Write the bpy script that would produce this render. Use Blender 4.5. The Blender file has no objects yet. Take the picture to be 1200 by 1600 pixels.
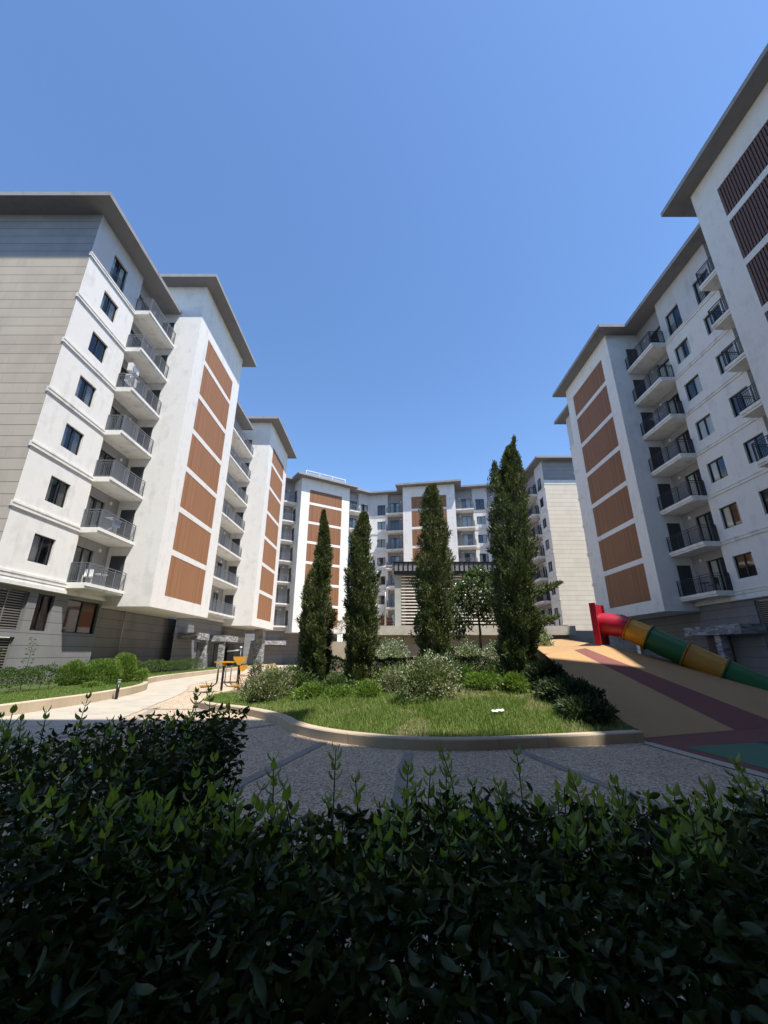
import bpy, math, random
import numpy as np
from mathutils import Vector, Matrix, noise
random.seed(7)
RNG = np.random.default_rng(11)
sc = bpy.context.scene
COL = sc.collection

# ---------------------------------------------------------------- camera
cam_d = bpy.data.cameras.new("camera"); cam = bpy.data.objects.new("camera", cam_d); COL.objects.link(cam)
cam_d.sensor_fit = 'VERTICAL'; cam_d.sensor_height = 24.0; cam_d.lens = 24.0 * 640 / 1600
cam_d.clip_start = 0.05; cam_d.clip_end = 1500
cam.location = (0, 0, 1.6)
cam.rotation_euler = (math.radians(90) + math.atan(220 / 640), 0, 0)
sc.camera = cam

# ---------------------------------------------------------------- sky and sun
SX, SY = 0.355, -0.32                        # horizontal run of the sun's ray per metre of height
SUN = Vector((SX, SY, 1)).normalized()
EL = math.asin(SUN.z); AZ = math.atan2(SUN.x, SUN.y)
w = bpy.data.worlds.new("World"); sc.world = w; w.use_nodes = True
nt = w.node_tree; bg = nt.nodes["Background"]
sky = nt.nodes.new("ShaderNodeTexSky"); sky.sky_type = 'NISHITA'; sky.sun_disc = False
sky.sun_elevation = EL; sky.sun_rotation = AZ
sky.altitude = 0; sky.air_density = 1.0; sky.dust_density = 0.25; sky.ozone_density = 3.0
hs = nt.nodes.new("ShaderNodeHueSaturation"); hs.inputs["Saturation"].default_value = 1.11; hs.inputs["Hue"].default_value = 0.502; hs.inputs["Value"].default_value = 1.17
nt.links.new(sky.outputs[0], hs.inputs["Color"]); nt.links.new(hs.outputs[0], bg.inputs[0]); bg.inputs[1].default_value = 0.105
sd = bpy.data.lights.new("sun", 'SUN'); sd.energy = 4.0; sd.angle = math.radians(0.55); sd.color = (1.0, 0.95, 0.87)
so = bpy.data.objects.new("sun", sd); COL.objects.link(so)
so.rotation_euler = SUN.to_track_quat('Z', 'Y').to_euler(); so.location = (20, -20, 60)
sc.view_settings.view_transform = 'Standard'; sc.view_settings.look = 'None'
sc.view_settings.gamma = 1; sc.view_settings.exposure = 1.0
try:
    sc.cycles.max_bounces = 8; sc.cycles.transparent_max_bounces = 12
    sc.cycles.diffuse_bounces = 4
except Exception: pass

# ---------------------------------------------------------------- helpers
def tag(o, label=None, cat=None, group=None, kind=None):
    if label: o['label'] = label
    if cat: o['category'] = cat
    if group: o['group'] = group
    if kind: o['kind'] = kind
    return o

def empty(name, loc=(0, 0, 0), rz=0.0):
    o = bpy.data.objects.new(name, None); COL.objects.link(o)
    o.location = loc; o.rotation_euler = (0, 0, rz); o.empty_display_size = 0.3
    return o

def link(name, me, parent=None, loc=(0, 0, 0), rz=0.0):
    o = bpy.data.objects.new(name, me); COL.objects.link(o)
    o.parent = parent; o.location = loc; o.rotation_euler = (0, 0, rz)
    return o

def copy_tree(o, parent=None):
    c = o.copy(); COL.objects.link(c); c.parent = parent
    for ch in o.children: copy_tree(ch, c)
    return c

class MB:
    def __init__(s): s.v = []; s.f = []; s.m = []; s.sm = []
    def quad(s, pts, m=0, smooth=False):
        b = len(s.v); s.v += [tuple(p) for p in pts]; s.f.append(tuple(range(b, b + len(pts)))); s.m.append(m); s.sm.append(smooth)
    def box(s, x0, x1, y0, y1, z0, z1, m=0):
        b = len(s.v)
        s.v += [(x0, y0, z0), (x1, y0, z0), (x1, y1, z0), (x0, y1, z0), (x0, y0, z1), (x1, y0, z1), (x1, y1, z1), (x0, y1, z1)]
        for f in ((3, 2, 1, 0), (4, 5, 6, 7), (0, 1, 5, 4), (1, 2, 6, 5), (2, 3, 7, 6), (3, 0, 4, 7)):
            s.f.append(tuple(b + i for i in f)); s.m.append(m); s.sm.append(False)
    def prism(s, poly, z0, z1, m=0, ms=None):
        n = len(poly); b = len(s.v); ms = m if ms is None else ms
        s.v += [(p[0], p[1], z0) for p in poly] + [(p[0], p[1], z1) for p in poly]
        s.f.append(tuple(b + i for i in range(n - 1, -1, -1))); s.m.append(m); s.sm.append(False)
        s.f.append(tuple(b + n + i for i in range(n))); s.m.append(m); s.sm.append(False)
        for i in range(n):
            j = (i + 1) % n
            s.f.append((b + i, b + j, b + n + j, b + n + i)); s.m.append(ms); s.sm.append(False)
    def tube(s, pts, r, n=8, m=0, cap=True):
        pts = [Vector(p) for p in pts]; rs = r if isinstance(r, (list, tuple)) else [r] * len(pts)
        base = len(s.v); up = Vector((0, 0, 1)); prev = None
        for i, p in enumerate(pts):
            d = (pts[min(i + 1, len(pts) - 1)] - pts[max(i - 1, 0)]).normalized()
            if prev is None:
                a = up if abs(d.z) < 0.9 else Vector((1, 0, 0))
                x = d.cross(a).normalized()
            else:
                x = (prev - d * prev.dot(d)).normalized()
            prev = x; y = d.cross(x)
            for k in range(n):
                t = 2 * math.pi * k / n
                s.v.append(tuple(p + (x * math.cos(t) + y * math.sin(t)) * rs[i]))
        for i in range(len(pts) - 1):
            for k in range(n):
                a = base + i * n + k; b2 = base + i * n + (k + 1) % n
                s.f.append((a, b2, b2 + n, a + n)); s.m.append(m); s.sm.append(n > 5)
        if cap:
            s.f.append(tuple(base + k for k in range(n - 1, -1, -1))); s.m.append(m); s.sm.append(False)
            e = base + (len(pts) - 1) * n
            s.f.append(tuple(e + k for k in range(n))); s.m.append(m); s.sm.append(False)
    def mesh(s, name, mats):
        me = bpy.data.meshes.new(name); me.from_pydata(s.v, [], s.f)
        for mt in (mats if isinstance(mats, (list, tuple)) else [mats]): me.materials.append(mt)
        me.polygons.foreach_set('material_index', s.m); me.polygons.foreach_set('use_smooth', s.sm)
        me.update(); return me
    def build(s, name, mats, parent=None, loc=(0, 0, 0), rz=0.0):
        return link(name, s.mesh(name, mats), parent, loc, rz)

def holes_wall(mb, x0, x1, z0, z1, holes, y=0.0, depth=0.2, m=0):
    """front sheet at y with rectangular openings (a,b,c,d = x0,x1,z0,z1) and their reveals"""
    xs = sorted({x0, x1, *[h[0] for h in holes], *[h[1] for h in holes]})
    zs = sorted({z0, z1, *[h[2] for h in holes], *[h[3] for h in holes]})
    for i in range(len(xs) - 1):
        for k in range(len(zs) - 1):
            cx, cz = (xs[i] + xs[i + 1]) / 2, (zs[k] + zs[k + 1]) / 2
            if any(h[0] < cx < h[1] and h[2] < cz < h[3] for h in holes): continue
            mb.quad([(xs[i], y, zs[k]), (xs[i + 1], y, zs[k]), (xs[i + 1], y, zs[k + 1]), (xs[i], y, zs[k + 1])], m)
    for a, b, c, d in holes:
        Y = y + depth
        mb.quad([(a, y, c), (a, Y, c), (a, Y, d), (a, y, d)], m); mb.quad([(b, Y, c), (b, y, c), (b, y, d), (b, Y, d)], m)
        mb.quad([(a, y, c), (b, y, c), (b, Y, c), (a, Y, c)], m); mb.quad([(a, Y, d), (b, Y, d), (b, y, d), (a, y, d)], m)

# ---------------------------------------------------------------- materials
def mat(name, col=(.5, .5, .5), rough=.7, metal=0.0, spec=.5):
    m = bpy.data.materials.new(name); m.use_nodes = True
    b = m.node_tree.nodes["Principled BSDF"]
    b.inputs["Base Color"].default_value = (*col, 1); b.inputs["Roughness"].default_value = rough
    b.inputs["Metallic"].default_value = metal; b.inputs["Specular IOR Level"].default_value = spec
    return m, m.node_tree, b

def N(t, typ, **kw):
    n = t.nodes.new(typ)
    for k, v in kw.items(): setattr(n, k, v)
    return n

def ramp(t, fac, stops, interp='LINEAR'):
    r = N(t, "ShaderNodeValToRGB"); t.links.new(fac, r.inputs[0]); r.color_ramp.interpolation = interp
    e = r.color_ramp.elements
    while len(e) < len(stops): e.new(0.5)
    for i, (p, c) in enumerate(stops): e[i].position = p; e[i].color = (*c, 1) if len(c) == 3 else c
    return r.outputs[0]

def coords(t, world=False, scale=(1, 1, 1)):
    mp = N(t, "ShaderNodeMapping"); mp.inputs["Scale"].default_value = scale
    if world:
        g = N(t, "ShaderNodeNewGeometry"); t.links.new(g.outputs["Position"], mp.inputs[0])
    else:
        tc = N(t, "ShaderNodeTexCoord"); t.links.new(tc.outputs["Object"], mp.inputs[0])
    return mp.outputs[0]

def noise_n(t, vec, scale, detail=4, rough=.55):
    n = N(t, "ShaderNodeTexNoise"); n.inputs["Scale"].default_value = scale
    n.inputs["Detail"].default_value = detail; n.inputs["Roughness"].default_value = rough
    t.links.new(vec, n.inputs["Vector"]); return n.outputs["Fac"]

def bump(t, b, h, strength=.3, dist=.02):
    n = N(t, "ShaderNodeBump"); n.inputs["Strength"].default_value = strength; n.inputs["Distance"].default_value = dist
    t.links.new(h, n.inputs["Height"]); t.links.new(n.outputs[0], b.inputs["Normal"])

def math_n(t, op, a, b=None, c=None):
    n = N(t, "ShaderNodeMath", operation=op)
    for i, v in enumerate((a, b, c)):
        if v is None: continue
        if isinstance(v, (int, float)): n.inputs[i].default_value = v
        else: t.links.new(v, n.inputs[i])
    return n.outputs[0]

def mixc(t, fac, a, b, mode='MIX'):
    n = N(t, "ShaderNodeMix", data_type='RGBA', blend_type=mode)
    if isinstance(fac, (int, float)): n.inputs[0].default_value = fac
    else: t.links.new(fac, n.inputs[0])
    for i, v in ((6, a), (7, b)):
        if isinstance(v, tuple): n.inputs[i].default_value = (*v, 1)
        else: t.links.new(v, n.inputs[i])
    return n.outputs[2]

def stucco(name, ca, cb, sc1=.55, bs=.35):
    m, t, b = mat(name, rough=.9, spec=.2)
    v = coords(t, True)
    streak = coords(t, True, (1.3, 1.3, .16))
    n1 = noise_n(t, v, sc1, 6, .62); n2 = noise_n(t, streak, 1.6, 5, .6)
    f = math_n(t, 'ADD', math_n(t, 'MULTIPLY', n1, .6), math_n(t, 'MULTIPLY', n2, .4))
    c = ramp(t, f, [(.36, cb), (.50, ca), (.62, tuple(x * .965 for x in ca))])
    t.links.new(c, b.inputs["Base Color"])
    bump(t, b, noise_n(t, v, 38, 5, .7), bs, .012)
    return m

M_white = stucco("white_stucco", (.74, .725, .69), (.635, .62, .59), 1.3)
M_upper = stucco("grey_upper_stucco", (.56, .56, .56), (.47, .475, .48))
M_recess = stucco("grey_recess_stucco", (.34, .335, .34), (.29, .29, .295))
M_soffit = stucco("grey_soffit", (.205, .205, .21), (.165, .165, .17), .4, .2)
M_fascia = stucco("pale_fascia", (.29, .29, .295), (.22, .22, .225), 1.2, .2)
M_trim = stucco("trim_plaster", (.74, .73, .69), (.55, .54, .52), 1.4, .2)

def joints(name, ca, cb, zstep, joint, xstep=0.0, world_xy=False, jcol=None, z0=0.0, hx=0.0):
    """cladding in courses: a dark narrow joint every zstep, upright joints every xstep"""
    m, t, b = mat(name, rough=.75, spec=.3)
    v = coords(t, True)
    sep = N(t, "ShaderNodeSeparateXYZ"); t.links.new(v, sep.inputs[0])
    zz = math_n(t, 'ADD', sep.outputs[2], 100 * zstep - z0)
    fr = math_n(t, 'FRACT', math_n(t, 'DIVIDE', zz, zstep))
    j = math_n(t, 'LESS_THAN', fr, joint / zstep)
    row = math_n(t, 'FLOOR', math_n(t, 'DIVIDE', zz, zstep))
    horiz = math_n(t, 'ADD', sep.outputs[0], math_n(t, 'MULTIPLY', sep.outputs[1], 1.0))
    if xstep:
        off = math_n(t, 'MULTIPLY', math_n(t, 'MODULO', row, 2.0), xstep * .5)
        fx = math_n(t, 'FRACT', math_n(t, 'DIVIDE', math_n(t, 'ADD', horiz, math_n(t, 'ADD', off, 200.0)), xstep))
        j2 = math_n(t, 'LESS_THAN', fx, .014 / xstep)
        jj = math_n(t, 'MAXIMUM', j, math_n(t, 'MULTIPLY', j2, .45))
    else: jj = j
    wn = N(t, "ShaderNodeTexWhiteNoise", noise_dimensions='2D')
    cmb = N(t, "ShaderNodeCombineXYZ"); t.links.new(row, cmb.inputs[0])
    t.links.new(math_n(t, 'FLOOR', math_n(t, 'DIVIDE', horiz, xstep or 3.0)), cmb.inputs[1]); t.links.new(cmb.outputs[0], wn.inputs[0])
    n1 = noise_n(t, coords(t, True, (1, 1, .5)), .9, 6, .6)
    f = math_n(t, 'ADD', math_n(t, 'MULTIPLY', n1, .8), math_n(t, 'MULTIPLY', wn.outputs[0], .2))
    c = ramp(t, f, [(.34, cb), (.62, ca)])
    jc = jcol or tuple(x * .38 for x in ca)
    c = mixc(t, jj, c, jc)
    t.links.new(c, b.inputs["Base Color"])
    h = math_n(t, 'ADD', math_n(t, 'MULTIPLY', jj, -1.0), math_n(t, 'MULTIPLY', noise_n(t, v, 45, 3), .15))
    bump(t, b, h, .5, .02)
    return m
M_tan = joints("tan_cladding", (.46, .405, .33), (.40, .35, .285), .62, .035, 3.0)
M_tanB = joints("cream_cladding", (.66, .60, .50), (.60, .54, .45), .62, .03, 1.9)
M_gcl = joints("grey_gable_cladding", (.30, .30, .305), (.25, .255, .26), .62, .035, 3.0)
M_base = joints("grey_base_cladding", (.225, .225, .228), (.185, .185, .19), .58, .028, 0, z0=.18)

m, t, b = mat("timber_slat", rough=.6, spec=.3)
gi = N(t, "ShaderNodeNewGeometry"); oi = N(t, "ShaderNodeObjectInfo")
n1 = noise_n(t, coords(t, True, (6, 6, .35)), 1.5, 4)
f = math_n(t, 'ADD', math_n(t, 'MULTIPLY', gi.outputs["Random Per Island"], .5), math_n(t, 'MULTIPLY', n1, .6))
t.links.new(ramp(t, f, [(.15, (.26, .125, .062)), (.9, (.38, .195, .105))]), b.inputs["Base Color"])
M_slat = m
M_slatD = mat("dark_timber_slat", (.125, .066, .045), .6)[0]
M_back = mat("slat_backing", (.22, .10, .055), .8)[0]
M_frame = mat("dark_window_frame", (.018, .02, .024), .4, 0, .4)[0]
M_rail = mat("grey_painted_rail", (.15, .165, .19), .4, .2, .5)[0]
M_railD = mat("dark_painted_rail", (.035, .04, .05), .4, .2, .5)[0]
M_int = mat("room_wall", (.24, .24, .23), .9)[0]
M_door = mat("dark_door_shutter", (.045, .048, .052), .5)[0]
M_black = mat("black_metal", (.012, .012, .014), .35, .2)[0]
M_lampw = mat("opal_glass", (.8, .8, .78), .3)[0]
M_louv = mat("louvre_metal", (.27, .255, .24), .45, .4)[0]
M_louvB = mat("louvre_backing", (.03, .03, .03), .9)[0]
M_ac = mat("white_ac_casing", (.62, .62, .60), .5)[0]
M_galv = mat("galvanised_steel", (.38, .39, .40), .45, .5)[0]
m, t, b = mat("curtain_cloth", rough=.9, spec=.1)
oi = N(t, "ShaderNodeObjectInfo")
t.links.new(ramp(t, oi.outputs["Random"], [(0, (.82, .81, .78)), (.4, (.85, .84, .8)), (.7, (.55, .54, .52)), (1, (.75, .7, .62))]), b.inputs["Base Color"])
M_curt = m
m, t, b = mat("roller_blind", (.24, .095, .06), .8); M_blind = m
# glass: clear pane with a sharp reflection
def glass(name, tint, refl):
    m = bpy.data.materials.new(name); m.use_nodes = True; t = m.node_tree
    for n in list(t.nodes): t.nodes.remove(n)
    out = N(t, "ShaderNodeOutputMaterial"); mx = N(t, "ShaderNodeMixShader")
    tr = N(t, "ShaderNodeBsdfTransparent"); tr.inputs[0].default_value = (*tint, 1)
    gl = N(t, "ShaderNodeBsdfGlossy"); gl.inputs["Roughness"].default_value = .02; gl.inputs[0].default_value = (.80, .82, .84, 1)
    fr = N(t, "ShaderNodeFresnel"); fr.inputs[0].default_value = 1.55
    f = math_n(t, 'ADD', math_n(t, 'MULTIPLY', fr.outputs[0], .85), refl)
    n = noise_n(t, coords(t, True), 1.1, 1); bm = N(t, "ShaderNodeBump"); bm.inputs["Strength"].default_value = .06
    t.links.new(n, bm.inputs["Height"]); t.links.new(bm.outputs[0], gl.inputs["Normal"])
    t.links.new(f, mx.inputs[0]); t.links.new(tr.outputs[0], mx.inputs[1]); t.links.new(gl.outputs[0], mx.inputs[2])
    t.links.new(mx.outputs[0], out.inputs[0]); return m
M_glass = glass("window_glass", (.82, .85, .84), .05)

def concrete(name, ca, cb, s=1.0):
    m, t, b = mat(name, rough=.85, spec=.3); v = coords(t, True)
    n = noise_n(t, v, 1.3 * s, 8, .65)
    t.links.new(ramp(t, n, [(.32, cb), (.55, ca), (.75, tuple(x * .9 for x in ca))]), b.inputs["Base Color"])
    bump(t, b, noise_n(t, v, 30, 4), .3, .01); return m
M_curb = joints("travertine_kerb", (.50, .415, .30), (.40, .32, .225), 5.0, .001, 1.1, z0=-2)
M_conc = concrete("smooth_concrete", (.40, .36, .295), (.33, .295, .24))
M_wallc = concrete("pale_concrete", (.52, .48, .40), (.34, .315, .26), .8)
M_wallb = concrete("beige_concrete", (.44, .37, .27), (.35, .29, .21), .8)
M_band = concrete("dark_band_concrete", (.25, .228, .205), (.19, .172, .155), 2)
M_asph = concrete("asphalt", (.075, .073, .07), (.05, .05, .05), 2)

# exposed pebble aggregate
m, t, b = mat("pebble_aggregate", rough=.7, spec=.35); v = coords(t, True)
vo = N(t, "ShaderNodeTexVoronoi"); vo.inputs["Scale"].default_value = 42; t.links.new(v, vo.inputs["Vector"])
ve = N(t, "ShaderNodeTexVoronoi", feature='DISTANCE_TO_EDGE'); ve.inputs["Scale"].default_value = 42; t.links.new(v, ve.inputs["Vector"])
sp = N(t, "ShaderNodeSeparateColor"); t.links.new(vo.outputs["Color"], sp.inputs[0])
c = ramp(t, sp.outputs[0], [(0, (.24, .18, .135)), (.2, (.42, .325, .235)), (.45, (.56, .455, .34)), (.7, (.63, .54, .43)), (.88, (.70, .65, .58)), (1, (.28, .22, .19))], 'CONSTANT')
big = noise_n(t, v, .5, 5, .6)
c = mixc(t, 1.0, c, ramp(t, big, [(.3, (.84, .78, .70)), (.7, (1.08, 1.02, .92))]), 'MULTIPLY')
e = math_n(t, 'SMOOTHSTEP' if False else 'LESS_THAN', ve.outputs["Distance"], .045)
c = mixc(t, math_n(t, 'MULTIPLY', e, .7), c, (.20, .175, .15))
t.links.new(c, b.inputs["Base Color"]); bump(t, b, ramp(t, ve.outputs["Distance"], [(0, (0, 0, 0)), (.25, (1, 1, 1))]), .6, .008)
M_peb = m

def rubber(name, ca):
    m, t, b = mat(name, rough=.9, spec=.2); v = coords(t, True)
    n = noise_n(t, v, 120, 2); n2 = noise_n(t, v, .9, 4)
    f = math_n(t, 'ADD', math_n(t, 'MULTIPLY', n, .7), math_n(t, 'MULTIPLY', n2, .3))
    t.links.new(ramp(t, f, [(.3, tuple(x * .72 for x in ca)), (.6, ca), (.8, tuple(min(1, x * 1.2) for x in ca))]), b.inputs["Base Color"])
    bump(t, b, n, .4, .006); return m
R_tan = rubber("ochre_rubber", (.42, .265, .13)); R_mar = rubber("maroon_rubber", (.20, .082, .070))
R_grn = rubber("green_rubber", (.085, .175, .115)); R_blu = rubber("blue_rubber", (.045, .075, .115))

def soilm():
    m, t, b = mat("dry_soil", rough=.95, spec=.1); v = coords(t, True)
    n = noise_n(t, v, 3, 8, .7)
    t.links.new(ramp(t, n, [(.3, (.06, .055, .03)), (.5, (.12, .10, .055)), (.72, (.25, .20, .13))]), b.inputs["Base Color"])
    bump(t, b, noise_n(t, v, 20, 6, .7), .8, .04); return m
M_soil = soilm()
m, t, b = mat("turf_soil", rough=.95, spec=.1); v = coords(t, True)
t.links.new(ramp(t, noise_n(t, v, 2.2, 7, .7), [(.3, (.035, .055, .018)), (.55, (.06, .085, .03)), (.72, (.12, .12, .06))]), b.inputs["Base Color"])
M_turf = m

def leafm(name, stops, rough=.5, trans=.25, spec=.4, tcol=None):
    m, t, b = mat(name, rough=rough, spec=spec)
    g = N(t, "ShaderNodeNewGeometry")
    n2 = noise_n(t, coords(t, True), 1.7, 3)
    f = math_n(t, 'ADD', math_n(t, 'MULTIPLY', g.outputs["Random Per Island"], .65), math_n(t, 'MULTIPLY', n2, .45))
    c = ramp(t, f, stops); t.links.new(c, b.inputs["Base Color"])
    if trans:
        tr = N(t, "ShaderNodeBsdfTranslucent"); mx = N(t, "ShaderNodeMixShader"); mx.inputs[0].default_value = trans
        c2 = mixc(t, 1.0, c, tcol or (1.5, 1.6, .7), 'MULTIPLY'); t.links.new(c2, tr.inputs[0])
        out = t.nodes["Material Output"]
        t.links.new(b.outputs[0], mx.inputs[1]); t.links.new(tr.outputs[0], mx.inputs[2]); t.links.new(mx.outputs[0], out.inputs[0])
    return m
L_hedge = leafm("hedge_leaf", [(.1, (.024, .037, .011)), (.5, (.042, .063, .016)), (.86, (.07, .095, .024)), (.97, (.20, .18, .05))], .5, .18, .3)
L_young = leafm("young_hedge_leaf", [(.1, (.13, .20, .035)), (.6, (.22, .31, .055)), (.95, (.33, .40, .085))], .42, .38, .4)
L_cyp = leafm("cypress_spray", [(.15, (.042, .06, .027)), (.5, (.085, .112, .045)), (.82, (.15, .18, .075)), (1, (.21, .175, .10))], .7, .12, .2)
L_lime = leafm("bright_leaf", [(.1, (.07, .13, .025)), (.6, (.12, .20, .035)), (.95, (.19, .26, .06))], .5, .3, .3)
L_green = leafm("green_leaf", [(.1, (.035, .07, .02)), (.6, (.065, .11, .03)), (.95, (.11, .155, .05))], .5, .25, .3)
L_pale = leafm("variegated_leaf", [(.1, (.05, .08, .03)), (.35, (.12, .16, .07)), (.5, (.17, .19, .10)), (.75, (.30, .29, .19)), (.95, (.46, .42, .34))], .55, .25, .3)
L_white = leafm("silver_leaf", [(.1, (.09, .13, .06)), (.4, (.28, .32, .22)), (.9, (.62, .63, .52))], .5, .2, .3)
L_yel = leafm("yellow_leaf", [(.1, (.16, .17, .03)), (.6, (.42, .32, .04)), (.95, (.55, .42, .08))], .5, .3, .3)
L_dark = leafm("juniper_leaf", [(.1, (.022, .04, .018)), (.6, (.042, .065, .028)), (.95, (.075, .10, .045))], .6, .12, .25)
L_broad = leafm("broad_leaf", [(.1, (.035, .06, .02)), (.6, (.07, .11, .035)), (.95, (.12, .16, .06))], .25, .2, .7)
L_dry = leafm("dry_twig", [(.1, (.16, .12, .07)), (.6, (.26, .20, .12)), (.95, (.36, .29, .18))], .8, .1, .1)
L_grass = leafm("grass_blade", [(.1, (.08, .13, .03)), (.5, (.14, .215, .05)), (.8, (.21, .27, .08)), (1, (.38, .36, .18))], .6, .3, .2)
L_pink = leafm("pink_petal", [(.1, (.55, .10, .16)), (.9, (.75, .28, .33))], .6, .3, .2, (1.1, .8, .8))
M_bark = concrete("bark", (.13, .095, .065), (.06, .045, .03), 6)
M_stem = mat("green_stem", (.07, .08, .03), .7)[0]
def plastic(name, c):
    m, t, b = mat(name, c, .3, 0, .5); v = coords(t, True)
    n = noise_n(t, v, 5, 6, .7)
    t.links.new(ramp(t, n, [(.3, tuple(x * .8 for x in c)), (.6, c)]), b.inputs["Base Color"])
    t.links.new(ramp(t, n, [(.3, (.5, .5, .5)), (.7, (.25, .25, .25))]), b.inputs["Roughness"]); return m
P_red = plastic("red_plastic", (.42, .010, .03)); P_yel = plastic("yellow_plastic", (.62, .30, .018))
P_grn = plastic("green_plastic", (.012, .13, .045)); P_gold = plastic("ochre_plastic", (.42, .22, .035))
m, t, b = mat("split_stone", rough=.9, spec=.2); v = coords(t, True, (1, 1, 3.2))
vo = N(t, "ShaderNodeTexVoronoi"); vo.inputs["Scale"].default_value = 3.2; t.links.new(v, vo.inputs["Vector"])
sp = N(t, "ShaderNodeSeparateColor"); t.links.new(vo.outputs["Color"], sp.inputs[0])
f = math_n(t, 'ADD', math_n(t, 'MULTIPLY', sp.outputs[0], .6), math_n(t, 'MULTIPLY', noise_n(t, v, 6, 5), .4))
t.links.new(ramp(t, f, [(.15, (.12, .12, .125)), (.5, (.26, .26, .265)), (.85, (.46, .46, .46))]), b.inputs["Base Color"])
bump(t, b, f, .9, .05); M_stone = m

# ---------------------------------------------------------------- leaves as mesh (numpy)
def rot_basis(d, roll):
    d = d / np.linalg.norm(d, axis=1, keepdims=True)
    a = np.tile(np.array([0., 0., 1.]), (len(d), 1)); a[np.abs(d[:, 2]) > .95] = (1, 0, 0)
    x = np.cross(a, d); x /= np.linalg.norm(x, axis=1, keepdims=True)
    z = np.cross(x, d)
    c, s = np.cos(roll)[:, None], np.sin(roll)[:, None]
    return x * c + z * s, d, z * c - x * s
_w = [(0, .0), (.14, .27), (.34, .47), (.58, .46), (.80, .28), (1.04, .0)]
_v = [(0, 0, 0)]; _f = []
for _i, (_t, _h) in enumerate(_w[1:-1]):
    _z = .02 - .16 * _t * _t; _v += [(-_h, _t, _z + .09), (0, _t, _z), (_h, _t, _z + .09)]
_v.append((0, 1.04, -.19))
_f += [(0, 2, 1), (0, 3, 2)]
for _i in range(3):
    _a = 1 + 3 * _i; _f += [(_a, _a + 1, _a + 4, _a + 3), (_a + 1, _a + 2, _a + 5, _a + 4)]
_f += [(10, 11, 13), (11, 12, 13)]
T_LEAF = (np.array(_v), _f)
T_RHOMB = (np.array([[0, 0, 0], [-.5, .5, .08], [0, 1., 0], [.5, .5, .08]]), [(0, 3, 2, 1)])
T_BLADE = (np.array([[-.5, 0, 0], [.5, 0, 0], [.18, 1, .25], [-.18, 1, .25]]), [(0, 1, 2, 3)])
T_SPRAY = (np.array([[0, 0, 0], [-.5, .35, .05], [-.12, .5, 0], [-.3, .85, .06], [0, 1.05, 0], [.3, .8, .06], [.12, .5, 0], [.5, .3, .05]]), [(0, 7, 6, 2, 1), (2, 6, 5, 4, 3)])

def leaves(name, P, D, L, W, mats, tmpl=T_RHOMB, roll=None, mi=None, parent=None, loc=(0, 0, 0)):
    P = np.asarray(P, float); D = np.asarray(D, float); n = len(P)
    L = np.broadcast_to(L, (n,)); W = np.broadcast_to(W, (n,))
    if roll is None: roll = RNG.uniform(0, 6.283, n)
    x, y, z = rot_basis(D, roll)
    tv, tf = tmpl
    V = P[:, None] + x[:, None] * (tv[None, :, 0:1] * W[:, None, None]) + y[:, None] * (tv[None, :, 1:2] * L[:, None, None]) + z[:, None] * (tv[None, :, 2:3] * L[:, None, None])
    k = len(tv); loops = []; starts = []; tot = []; c = 0
    flat = np.concatenate([np.array(f) for f in tf]); cnt = np.array([len(f) for f in tf])
    loops = (flat[None] + (np.arange(n) * k)[:, None]).ravel()
    tot = np.tile(cnt, n); starts = np.concatenate([[0], np.cumsum(tot)[:-1]])
    me = bpy.data.meshes.new(name); me.vertices.add(n * k); me.vertices.foreach_set('co', V.ravel().astype(np.float32))
    me.loops.add(len(loops)); me.loops.foreach_set('vertex_index', loops.astype(np.int32))
    me.polygons.add(len(tot)); me.polygons.foreach_set('loop_start', starts.astype(np.int32)); me.polygons.foreach_set('loop_total', tot.astype(np.int32))
    mats = mats if isinstance(mats, (list, tuple)) else [mats]
    for mt in mats: me.materials.append(mt)
    if mi is not None: me.polygons.foreach_set('material_index', np.repeat(np.asarray(mi), len(tf)).astype(np.int32))
    if len(tf) > 2: me.polygons.foreach_set('use_smooth', np.ones(len(tot), bool))
    me.update(calc_edges=True); me.validate()
    return link(name, me, parent, loc)

def lump(P, s, seed=0.0):
    return np.array([noise.noise((p[0] * s + seed, p[1] * s - seed, p[2] * s + 3.1)) for p in P])

# ================================================================= BUILDINGS
FL = [4.94 + 3.15 * k for k in range(7)]

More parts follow.
